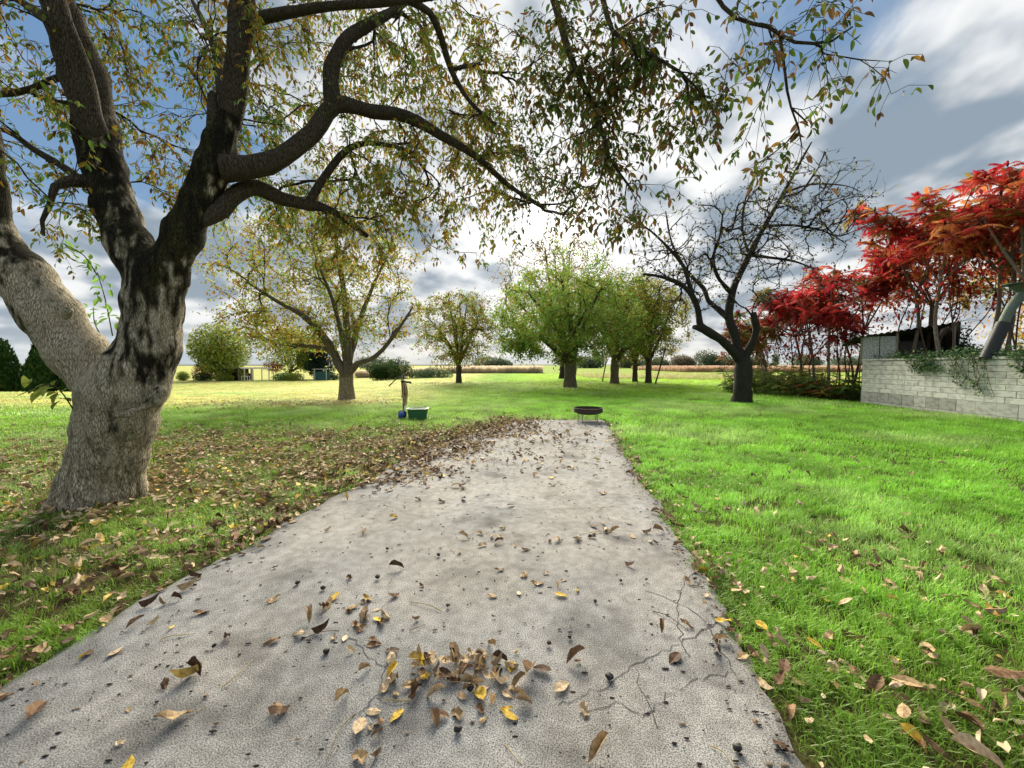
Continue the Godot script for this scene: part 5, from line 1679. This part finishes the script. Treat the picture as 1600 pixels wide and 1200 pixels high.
	# the bare tree
	limbs = [
		px_limb([[1158, 566, 14.7, 8.3], [1148, 552, 14.6, 8.3], [1128, 532, 14.4, 7.4], [1106, 518, 14.2, 6.9], [1094, 508, 14.1, 6.4], [1091, 486, 14.0, 5.5], [1082, 463, 13.9, 4.6], [1063, 444, 13.8, 3.7], [1036, 433, 13.6, 2.8], [1005, 428, 13.4, 1.7]]),
		px_limb([[1106, 518, 14.2, 5.5], [1095, 513, 14.1, 5.5], [1084, 511, 14.0, 3.7]]),
		px_limb([[1082, 463, 13.9, 4.1], [1072, 428, 13.9, 3.2], [1060, 405, 14.0, 2.8], [1018, 362, 14.2, 1.8], [984, 342, 14.4, 0.92]]),
		px_limb([[1160, 566, 14.7, 9.2], [1154, 548, 14.7, 8.3], [1148, 524, 14.7, 7.4], [1139, 498, 14.8, 6.9], [1141, 470, 14.9, 6.4], [1149, 443, 14.9, 5.7], [1171, 398, 15.0, 4.8], [1194, 354, 15.1, 3.9], [1224, 302, 15.2, 2.9], [1251, 252, 15.3, 2], [1268, 222, 15.3, 1.1]]),
		px_limb([[1141, 456, 14.9, 4.6], [1132, 446, 14.7, 3.7], [1121, 431, 14.5, 3.2], [1114, 402, 14.3, 2.8], [1124, 372, 14.1, 1.8], [1130, 330, 14.0, 1.1]]),
		px_limb([[1137, 496, 14.8, 5.5], [1126, 486, 15.1, 4.6], [1107, 470, 15.4, 4.1], [1099, 450, 15.6, 3.7], [1074, 424, 15.9, 2.8], [1050, 380, 16.2, 1.7], [1040, 330, 16.4, 0.92]]),
		px_limb([[1171, 398, 15.0, 3.2], [1200, 402, 15.3, 2.4], [1240, 408, 15.6, 1.7], [1272, 420, 15.8, 0.92]]),
		px_limb([[1194, 354, 15.1, 2.8], [1238, 352, 14.8, 2], [1290, 362, 14.5, 1.4], [1320, 380, 14.3, 0.74]]),
		px_limb([[1224, 302, 15.2, 2.2], [1268, 288, 15.5, 1.7], [1320, 290, 15.8, 0.92], [1345, 300, 15.9, 0.55]]),
		px_limb([[1162, 566, 14.7, 7.4], [1167, 552, 14.6, 6.4], [1177, 532, 14.5, 6], [1182, 513, 14.4, 6], [1179, 500, 14.3, 5.5], [1177, 488, 14.3, 5.1]]),
		px_limb([[1171, 398, 15.0, 2.8], [1160, 360, 15.4, 2], [1165, 310, 15.7, 1.5], [1185, 260, 15.9, 0.83]]),
	]
	var dk := [[lin(0.045, 0.05, 0.02), 2.0], [lin(0.07, 0.045, 0.025), 1.5], [OLIVE, 0.6]]
	crown_tree("bare_tree", "nearly leafless dark fruit tree with a thick trunk and pruned limbs beside the sumacs", "", G(1160, 629), {"seed": 29, "fork": 1.45, "r": 0.29, "limbs": limbs, "bare": 0.45, "crown": [[Vector3(-0.6, 5.6, 0), Vector3(3.9, 2.2, 2.6), 1250, 0.5], [Vector3(1.8, 7.0, 0.3), Vector3(2.8, 1.8, 2.0), 800, 0.5], [Vector3(-2.4, 4.6, 0), Vector3(2.1, 1.5, 1.5), 380, 0.5]], "low": 3.2, "pal": dk, "per_tip": 1.3, "spread": 0.12, "leaf": 0.11, "step": 0.25, "wobble": 0.028, "arch": -0.05, "wood": lin(0.035, 0.033, 0.03), "twig": lin(0.03, 0.026, 0.024), "tip": 0.0048})

func garden_and_fields() -> void:
	var yg := [[lin(0.22, 0.30, 0.05), 3.0], [lin(0.34, 0.39, 0.07), 2.0], [lin(0.32, 0.28, 0.05), 1.0], [lin(0.06, 0.10, 0.02), 1.0]]
	var dg := [[lin(0.025, 0.06, 0.02), 3.0], [lin(0.05, 0.09, 0.025), 2.0]]
	var lo := -0.75
	thuja("tallest thuja, leftmost in the dark row by the lawn's far edge", Vector3(-37.2, lo, -29.0), 3.87, 1.15, 1)
	thuja("slender thuja peeping up behind the two nearest thujas", Vector3(-37.6, lo, -31.5), 3.78, 0.8, 2)
	thuja("rounded thuja second in the dark row, lower than its neighbour", Vector3(-34.6, lo, -29.0), 2.90, 1.05, 3)
	thuja("pointed thuja nearest to the big walnut's left limb", Vector3(-34.0, lo, -30.6), 3.70, 0.9, 4)
	thuja("low wide thuja at the right end of the dark row", Vector3(-31.8, lo, -29.0), 2.38, 0.95, 5)
	bushy("garden_tree", "round yellow green garden tree left of the white pergola", "tree", "trees in the far garden", Vector3(-40.5, lo, -55.0), [[Vector3(0, 4.2, 0), Vector3(3.8, 3.6, 3.4)]], 9000, 0.36, yg, 31, 1.4, 0.22)
	bushy("garden_tree", "loose green garden tree rising behind the white pergola", "tree", "trees in the far garden", Vector3(-33.5, lo, -60.0), [[Vector3(0, 4.6, 0), Vector3(4.4, 3.7, 3.4)], [Vector3(3.2, 3.2, 0), Vector3(2.2, 2.0, 2.0)]], 9000, 0.36, yg, 32, 1.3, 0.22)
	bushy("garden_tree", "dark bluish conifer behind the golden walnut's trunk", "tree", "trees in the far garden", Vector3(-28.0, lo, -58.0), [[Vector3(0, 1.7, 0), Vector3(2.2, 1.6, 1.6)], [Vector3(0, 3.4, 0), Vector3(1.6, 1.5, 1.2)], [Vector3(0.1, 5.0, 0), Vector3(0.8, 1.3, 0.8)]], 6000, 0.30, [[lin(0.018, 0.04, 0.028), 3.0], [lin(0.03, 0.06, 0.04), 1.0]], 33, 1.0, 0.16)
	bushy("garden_bush", "round clipped yellow green bush beside the big walnut trunk's edge", "bush", "bushes in the far garden", Vector3(-44.8, lo, -54.0), [[Vector3(0, 0.6, 0), Vector3(0.75, 0.65, 0.7)]], 2400, 0.13, [[lin(0.20, 0.27, 0.04), 1.0], [lin(0.15, 0.21, 0.035), 1.0]], 34)
	bushy("garden_bush", "reddish brown bush left of the round garden tree", "bush", "bushes in the far garden", Vector3(-44.0, lo, -57.0), [[Vector3(0, 1.1, 0), Vector3(1.7, 1.2, 1.2)]], 2600, 0.2, [[lin(0.16, 0.05, 0.035), 2.0], [lin(0.22, 0.09, 0.05), 1.0], [lin(0.10, 0.08, 0.03), 1.0]], 35)
	bushy("garden_bush", "small crimson maple standing behind the white pergola roof", "bush", "bushes in the far garden", Vector3(-34.6, lo, -57.5), [[Vector3(0, 1.9, 0), Vector3(1.5, 0.8, 1.0)]], 900, 0.18, [[lin(0.30, 0.02, 0.035), 2.0], [lin(0.20, 0.02, 0.02), 1.0]], 36, 1.0, 0.06)
	bushy("garden_bush", "yellow green bush under the dark shelter roof", "bush", "bushes in the far garden", Vector3(-36.8, lo, -54.2), [[Vector3(0, 0.9, 0), Vector3(0.75, 0.75, 0.6)]], 500, 0.15, [[lin(0.34, 0.33, 0.06), 1.0], [lin(0.2, 0.24, 0.05), 1.0]], 37)
	for k in 5:
		bushy("garden_bush", ["low mixed green bush at the foot of the round garden tree", "low pale green border plant before the shelter", "bright green low bush right of the white pergola", "grey green low plant next to the broad leaved plant", "dark green low bush beneath the bluish conifer"][k], "bush", "bushes in the far garden", Vector3([-42.0, -39.0, -31.4, -29.8, -25.6][k], lo, [-54, -53.5, -54.5, -54, -56][k]), [[Vector3(0, 0.45, 0), Vector3(1.5, 0.6, 0.7)]], 1600, 0.18, [dg, yg, [[lin(0.10, 0.30, 0.08), 1.0], [lin(0.07, 0.2, 0.05), 1.0]], yg, dg][k], 40 + k)
	bushy("hedge_bush", "large rounded dark green bush behind the hand pump", "bush", "", Vector3(-13.2, -0.35, -43.5), [[Vector3(0.6, 1.15, 0), Vector3(1.8, 1.35, 1.3)], [Vector3(-1.3, 0.95, 0), Vector3(1.2, 1.0, 1.0)]], 7000, 0.19, [[lin(0.035, 0.075, 0.02), 3.0], [lin(0.07, 0.12, 0.03), 1.5]], 51)
	bushy("low_bush", "low spreading grey green bramble right of the dark rounded bush", "bush", "", Vector3(-8.9, -0.2, -43.5), [[Vector3(0, 0.5, 0), Vector3(2.6, 0.75, 1.0)]], 3500, 0.19, [[lin(0.13, 0.19, 0.10), 1.0], [lin(0.09, 0.14, 0.06), 1.0]], 52)
	# broad leaved plant
	var rng := RandomNumberGenerator.new()
	rng.seed = 71
	var ban := thing("broad_leaved_plant", "pale green plant with broad arching leaves in the far garden", "plant", Vector3(-31.0, lo, -56.0))
	var big := leaf_mesh(1.0, 0.3, 0.2, 1.1, 0.2, 6)
	for k in 11:
		var a := rng.randf() * TAU
		put("broad_leaf", big, M.banana, ban, Transform3D(aim(Vector3(cos(a), rng.randf_range(0.7, 1.8), sin(a)), Vector3.UP).scaled(Vector3.ONE * rng.randf_range(1.4, 2.3)), Vector3(0, 0.25, 0)))
	var b := B.new()
	b.tube(PackedVector3Array([Vector3(0, -0.2, 0), Vector3(0, 0.5, 0)]), PackedFloat32Array([0.1, 0.07]), 7, lin(0.14, 0.18, 0.07))
	put("stem", b.mesh(), M.twig, ban)
	# pergola
	var per := thing("pergola", "small white timber pergola with flat slatted roof at the garden edge", "pergola", Vector3(-35.3, lo, -54.0))
	for e in [[-1.1, 0.0], [0.05, 0.0], [1.25, 0.0], [-1.1, -1.6], [1.25, -1.6]]:
		b = B.new()
		b.box(Vector3(e[0], 0.75, e[1]), Vector3(0.11, 1.7, 0.11), Basis(), Color.WHITE, 0.008)
		put("post", b.mesh(), M.white_wood, per)
	for zz in [0.0, -1.6]:
		b = B.new()
		b.box(Vector3(0.05, 1.66, zz), Vector3(3.2, 0.13, 0.13), Basis(), Color.WHITE, 0.008)
		put("beam", b.mesh(), M.white_wood, per)
	for k in 9:
		b = B.new()
		b.box(Vector3(-1.35 + k * 0.35, 1.765, -0.8), Vector3(0.07, 0.07, 2.3), Basis(), Color.WHITE, 0.005)
		put("slat", b.mesh(), M.white_wood, per)
	# open shelter
	var hut := thing("garden_shelter", "dark open fronted garden shelter with flat grey roof left of the white pergola", "shelter", Vector3(-39.0, lo, -55.5))
	b = B.new()
	b.box(Vector3(1.1, 1.72, 0), Vector3(4.6, 0.1, 2.4), Basis(Vector3.BACK, 0.02), Color.WHITE, 0.01)
	put("roof", b.mesh(), M.tin_pale, hut)
	b = B.new()
	b.box(Vector3(0.2, 0.8, -1.0), Vector3(2.6, 1.7, 0.08))
	put("rear_wall", b.mesh(), M.dark, hut)
	b = B.new()
	b.box(Vector3(-1.05, 0.8, 0), Vector3(0.08, 1.7, 2.0))
	put("side_wall", b.mesh(), M.dark, hut)
	for xx in [-1.0, 1.5, 3.2]:
		b = B.new()
		b.box(Vector3(xx, 0.8, 1.05), Vector3(0.09, 1.75, 0.09))
		put("post", b.mesh(), M.timber, hut)
	b = B.new()
	b.box(Vector3(1.5, 0.5, -0.6), Vector3(1.3, 0.9, 0.5), Basis(), Color.WHITE, 0.02)
	put("stacked_box", b.mesh(), M.dark, hut)
	var table := thing("garden_table", "white garden table standing under the pergola", "table", Vector3(-36.0, lo, -53.6))
	b = B.new()
	b.box(Vector3(0, 0.62, 0), Vector3(0.9, 0.05, 0.6), Basis(), Color.WHITE, 0.01)
	put("tabletop", b.mesh(), M.white_wood, table)
	for e in [[-0.38, 0.22], [0.38, 0.22], [-0.38, -0.22], [0.38, -0.22]]:
		b = B.new()
		b.box(Vector3(e[0], 0.28, e[1]), Vector3(0.05, 0.64, 0.05))
		put("leg", b.mesh(), M.white_wood, table)
	var gate := thing("garden_awning", "dark teal covered frame on thin posts below the bluish conifer", "shelter", Vector3(-26.6, lo, -55.0))
	b = B.new()
	b.box(Vector3(0, 1.55, 0), Vector3(2.0, 0.06, 0.5))
	put("top_rail", b.mesh(), M.tin_pale, gate)
	for xx in [-0.7, 0.9]:
		b = B.new()
		b.box(Vector3(xx, 0.7, 0.1), Vector3(0.07, 1.7, 0.07))
		put("post", b.mesh(), M.tin_pale, gate)
	b = B.new()
	b.box(Vector3(0.1, 0.6, -0.3), Vector3(2.3, 1.2, 0.06))
	put("panel", b.mesh(), M.teal, gate)
	var bld := thing("far_house", "pale far house with low grey roof seen beside the golden walnut's trunk", "house", Vector3(-50.0, -0.8, -150.0))
	b = B.new()
	b.box(Vector3(0, 1.3, 0), Vector3(7, 2.8, 5))
	put("wall", b.mesh(), M.render, bld)
	b = B.new()
	for sg in [1.0, -1.0]:
		b.box(Vector3(0, 3.3, sg * 1.35), Vector3(7.5, 0.12, 3.2), Basis(Vector3.RIGHT, sg * 0.45))
	put("roof", b.mesh(), M.tin_pale, bld)
	for xx in [-2.0, 1.6]:
		b = B.new()
		b.box(Vector3(xx, 1.4, 2.51), Vector3(1.0, 1.0, 0.06))
		put("window", b.mesh(), M.dark, bld)
	# fields of dry maize
	var stalk := B.new()
	rng.seed = 72
	for k in 16:
		var p := Vector3(rng.randf_range(-0.5, 0.5), 0, rng.randf_range(-0.5, 0.5))
		var hh := rng.randf_range(1.0, 1.5)
		var top := p + Vector3(rng.randf_range(-0.1, 0.1), hh, rng.randf_range(-0.1, 0.1))
		stalk.tube(PackedVector3Array([p, top]), PackedFloat32Array([0.02, 0.012]), 3, gray(0.8))
		for j in 5:
			var s := p.lerp(top, 0.3 + 0.16 * j)
			var a := rng.randf() * TAU
			var o := Vector3(cos(a), 0, sin(a))
			var m := s + o * 0.22 + Vector3(0, 0.15, 0)
			var sd := Vector3(-o.z, 0, o.x) * 0.035
			var tone := gray(rng.randf_range(0.7, 1.2))
			stalk.quad(s - sd, s + sd, m + sd, m - sd, tone)
			stalk.tri(m - sd, m + sd, s + o * 0.5 + Vector3(0, -0.1, 0), tone)
	var sm := stalk.mesh()
	for fd in [["maize_field", "tan strip of dry maize beyond the meadow right of the orchard row", 33.0, 110.0, -76.0, -112.0, 2600, lin(0.70, 0.50, 0.36)], ["maize_field", "pale strip of dry maize seen between the left orchard trees", -26.0, 5.0, -66.0, -92.0, 1500, lin(0.85, 0.75, 0.58)]]:
		var xs: Array[Transform3D] = []
		var cs := PackedColorArray()
		for k in int(fd[6]):
			var z := lerpf(fd[4], fd[5], pow(rng.randf(), 1.6))
			var x := lerpf(fd[2], fd[3], rng.randf())
			xs.append(Transform3D(Basis(Vector3.UP, rng.randf() * TAU).scaled(Vector3.ONE * rng.randf_range(0.55, 0.85)), Vector3(x, height(x, z), z)))
			cs.append(shade(fd[7], rng.randf_range(0.8, 1.2)))
		tag(many(fd[0], sm, M.leaf, xs, cs), fd[1], "maize field")
	# dry grass fringe before the field
	var fr: Array[Transform3D] = []
	var fc := PackedColorArray()
	var fm := tuft_mesh(26, 0.3, 0.45, 0.014, 6, 0.5)
	for k in 1500:
		var x := rng.randf_range(8.0, 30.0)
		var z := -38.0 - absf(rng.randfn(0, 1)) * 9.0 + (x - 15.0) * 0.3
		fr.append(Transform3D(Basis(Vector3.UP, rng.randf() * TAU).scaled(Vector3(1.2, rng.randf_range(0.5, 1.1), 1.2)), Vector3(x, 0, z)))
		fc.append(pick([[lin(0.46, 0.44, 0.20), 2.0], [lin(0.34, 0.42, 0.12), 2.0], [lin(0.5, 0.42, 0.26), 1.0]], rng))
	tag(many("dry_grass", fm, M.grass, fr, fc), "tall pale dry grass between the lawn and the far field", "grass")
	# the far line of trees
	var blue := [[lin(0.10, 0.15, 0.10), 2.0], [lin(0.14, 0.18, 0.11), 1.0], [lin(0.18, 0.17, 0.11), 0.7]]
	var far := [["rounded green tree, tallest in the far group beyond the maize", 88, 0, -180, 7.5, 6.0], ["brownish bushy tree left of the far group's tallest", 76, 0, -178, 5.5, 5.5], ["low tree right of the far group's tallest", 99, 0, -182, 4.5, 5.5], ["small far tree at the right end of the group", 109, 0, -185, 5.0, 4.0], ["low far tree nearest to the leaning stake's top", 60, 0, -170, 4.2, 6.5], ["far tree seen between two orchard trunks", 47, 0, -165, 5.0, 6.0], ["far bushy tree beneath the densest tree's crown", 30, 0, -165, 5.0, 7.0], ["low far tree behind the pale maize strip", -8, 0, -150, 4.2, 7.0], ["far tree left of the rounded dark bush", -52, -0.7, -150, 5.0, 7.5], ["far tree behind the sumac stems", 140, 0, -190, 6.0, 7.0], ["low wide far tree seen under the red sumacs", 160, 0, -190, 5.0, 8.0], ["far tree over the maize near the bare tree's trunk", 122, 0, -200, 5.0, 5.0]]
	for k in far.size():
		var f: Array = far[k]
		bushy("far_tree", f[0], "tree", "trees on the far horizon", Vector3(f[1], f[2], f[3]), [[Vector3(0, f[4] * 0.55, 0), Vector3(f[5], f[4] * 0.55, f[5] * 0.7)], [Vector3(f[5] * 0.5, f[4] * 0.4, 0), Vector3(f[5] * 0.7, f[4] * 0.4, f[5] * 0.5)]], 3200, 0.85, [[lin(0.17, 0.14, 0.10), 1.0]] if k == 1 else blue, 400 + k, f[4] * 0.3, 0.3)
	for k in 3:
		bushy("poplar", ["taller of the slim far poplars beside the bare tree", "lower slim poplar left of the tallest one", "slim poplar half hidden by the thin sumac stems"][k], "tree", "poplars on the far horizon", Vector3([146.0, 139.0, 156.0][k], 0, -235.0), [[Vector3(0, [7.0, 5.2, 4.6][k], 0), Vector3(1.9, [6.6, 4.9, 4.4][k], 1.9)]], 1100, 0.7, blue, 430 + k, 2.0, 0.3)

# ---------------------------------------------------------------- sky
const SUN_AT := Vector3(0.10, 0.31, -1.0)
func sky_image(gain: float) -> Image:
	var w := 2048
	var h := 1024
	var data := PackedFloat32Array()
	data.resize(w * h * 3)
	var big := noise_of(FastNoiseLite.TYPE_SIMPLEX_SMOOTH, 0.55, 5, 53)
	big.domain_warp_enabled = true
	big.domain_warp_amplitude = 0.55
	big.domain_warp_frequency = 0.8
	var wisp := noise_of(FastNoiseLite.TYPE_SIMPLEX_SMOOTH, 1.0, 5, 56)
	var sun := SUN_AT.normalized()
	var blue_hi := Color(0.18, 0.32, 0.54)
	var blue_lo := Color(0.30, 0.46, 0.66)
	var gray_c := Color(0.30, 0.375, 0.455)
	var white := Color(0.97, 0.98, 0.98)
	for j in h / 2 + 8:
		var phi := (j + 0.5) / h * PI
		var y := cos(phi)
		var s := sin(phi)
		var yy := maxf(y, 0.0)
		var den := yy + 0.22
		for i in w:
			var a := (i + 0.5) / w * TAU
			var d := Vector3(sin(a) * s, yy, -cos(a) * s)
			var qx := d.x / den
			var qz := d.z / den
			var n := big.get_noise_2d(qx + 5.0, qz * 0.70 + 20.0)
			var m := wisp.get_noise_2d(qx * 0.9 - qz * 0.05 + 50.0, qz * 0.62 + 25.0)
			var ang := acos(clampf(d.dot(sun), -1.0, 1.0))
			var near := exp(-ang * ang / 0.30)
			var cover := smoothstep(-0.26, 0.14, n + m * 0.15 + 0.25 + near * 0.06)
			var puff := wisp.get_noise_2d(qx * 3.0 + 50.0, qz * 2.6)
			var lit := smoothstep(-0.40, 0.46, m * 0.80 + puff * 0.90 - n * 0.25 + 0.36 * exp(-ang * ang / 0.16) + 0.04)
			var blue := blue_lo.lerp(blue_hi, smoothstep(0.0, 0.5, yy))
			var cloud := gray_c.lerp(white, lit)
			var c := blue.lerp(cloud, cover)
			c = c.lerp(Color(0.92, 0.86, 0.74).lerp(Color(0.55, 0.62, 0.68), smoothstep(0.3, 1.3, ang)), exp(-yy / 0.06) * 0.75)
			var g := 0.9 * exp(-ang * ang / 0.010) + 0.15 * exp(-ang * ang / 0.06)
			var k := (j * w + i) * 3
			data[k] = (c.r + g * 1.0) * gain
			data[k + 1] = (c.g + g * 0.96) * gain
			data[k + 2] = (c.b + g * 0.90) * gain
	var ground := Color(0.2, 0.22, 0.12)
	for j in range(h / 2 + 8, h):
		for i in w:
			var k := (j * w + i) * 3
			data[k] = ground.r * gain; data[k + 1] = ground.g * gain; data[k + 2] = ground.b * gain
	return Image.create_from_data(w, h, false, Image.FORMAT_RGBF, data.to_byte_array())

func _ready() -> void:
	var cam := Camera3D.new()
	cam.name = "camera"
	cam.fov = rad_to_deg(2.0 * atan(600.0 / FOCAL))
	cam.near = 0.05
	cam.far = 4000.0
	cam.position = Vector3(0, EYE, 0)
	cam.rotation.x = -pitch
	cam.current = true
	add_child(cam)
	var exposure := 8.5
	var env := Environment.new()
	env.background_mode = Environment.BG_SKY
	var sm := PanoramaSkyMaterial.new()
	sm.panorama = ImageTexture.create_from_image(sky_image(1.0 / exposure))
	env.sky = Sky.new()
	env.sky.sky_material = sm
	env.tonemap_mode = Environment.TONE_MAPPER_LINEAR
	env.tonemap_exposure = exposure
	env.sdfgi_enabled = true
	env.ssao_enabled = true
	env.ssil_enabled = true
	var we := WorldEnvironment.new()
	we.name = "world_environment"
	we.environment = env
	add_child(we)
	var sun := DirectionalLight3D.new()
	sun.name = "sun"
	sun.light_energy = 0.5
	sun.light_color = Color(1.0, 0.95, 0.86)
	sun.light_angular_distance = 45.0
	sun.shadow_enabled = true
	sun.look_at_from_position(Vector3(-0.13, 0.62, -1.0), Vector3.ZERO)
	add_child(sun)
	noise.noise_type = FastNoiseLite.TYPE_SIMPLEX_SMOOTH
	noise.frequency = 0.02
	noise.fractal_octaves = 3
	noise.seed = 17
	make_materials()
	M.soil_dark = textured(mat(lin(0.05, 0.045, 0.03), 0.95), M.fine, Vector3(1, 1, 1), true)
	M.tin_dark = textured(mat(lin(0.09, 0.085, 0.08), 0.7, 0.3), M.mottled, Vector3(1.5, 1.5, 1.5))
	M.tin_pale = textured(mat(lin(0.68, 0.70, 0.67), 0.7, 0.1), M.mottled, Vector3(1.5, 1.5, 1.5))
	M.pipe_dark = textured(mat(lin(0.025, 0.03, 0.034), 0.55, 0.2), M.fine, Vector3(3, 3, 3))
	M.pipe_green = textured(mat(lin(0.16, 0.215, 0.17), 0.65, 0.2), M.mottled, Vector3(3, 3, 3))
	M.blue = mat(lin(0.02, 0.09, 0.42), 0.35)
	M.tub = mat(lin(0.02, 0.12, 0.045), 0.6)
	M.tub_rim = mat(lin(0.32, 0.46, 0.34), 0.5)
	M.white_wood = mat(lin(0.72, 0.69, 0.64), 0.7)
	M.teal = mat(lin(0.03, 0.10, 0.10), 0.8)
	M.render = mat(lin(0.62, 0.58, 0.52), 0.9)
	M.banana = leafy(0.9, 0.5, lin(0.22, 0.38, 0.10))
	M.stalk = mat(lin(0.38, 0.29, 0.13), 0.8)
	M.husk = textured(mat(lin(0.016, 0.015, 0.015), 0.7), M.fine, Vector3(14, 14, 14))
	M.leaf_mottle = ramp_tex(noise_of(FastNoiseLite.TYPE_SIMPLEX_SMOOTH, 0.03, 4, 55), 256, [[0.0, Color(0.55, 0.48, 0.42)], [0.4, Color(0.86, 0.82, 0.78)], [0.65, Color(1, 1, 1)], [1.0, Color(1, 1, 1)]])
	M.small_leaf = leaf_mesh(1.0, 0.45, 0.25, 0.4, 0.2, 3)
	M.fronds = [frond_mesh(8, 0.42, 0.125, 0.42, 1), frond_mesh(9, 0.46, 0.12, 0.62, 2), frond_mesh(7, 0.36, 0.12, 0.25, 3)]
	M.sumac = []
	for c in sumac_tones: M.sumac.append(leafy(0.9, 0.5, c))
	ground_and_path()
	near_walnut()
	orchard()
	right_side()
	garden_and_fields()
	lawn_things()
	grass()
	fallen_leaves()
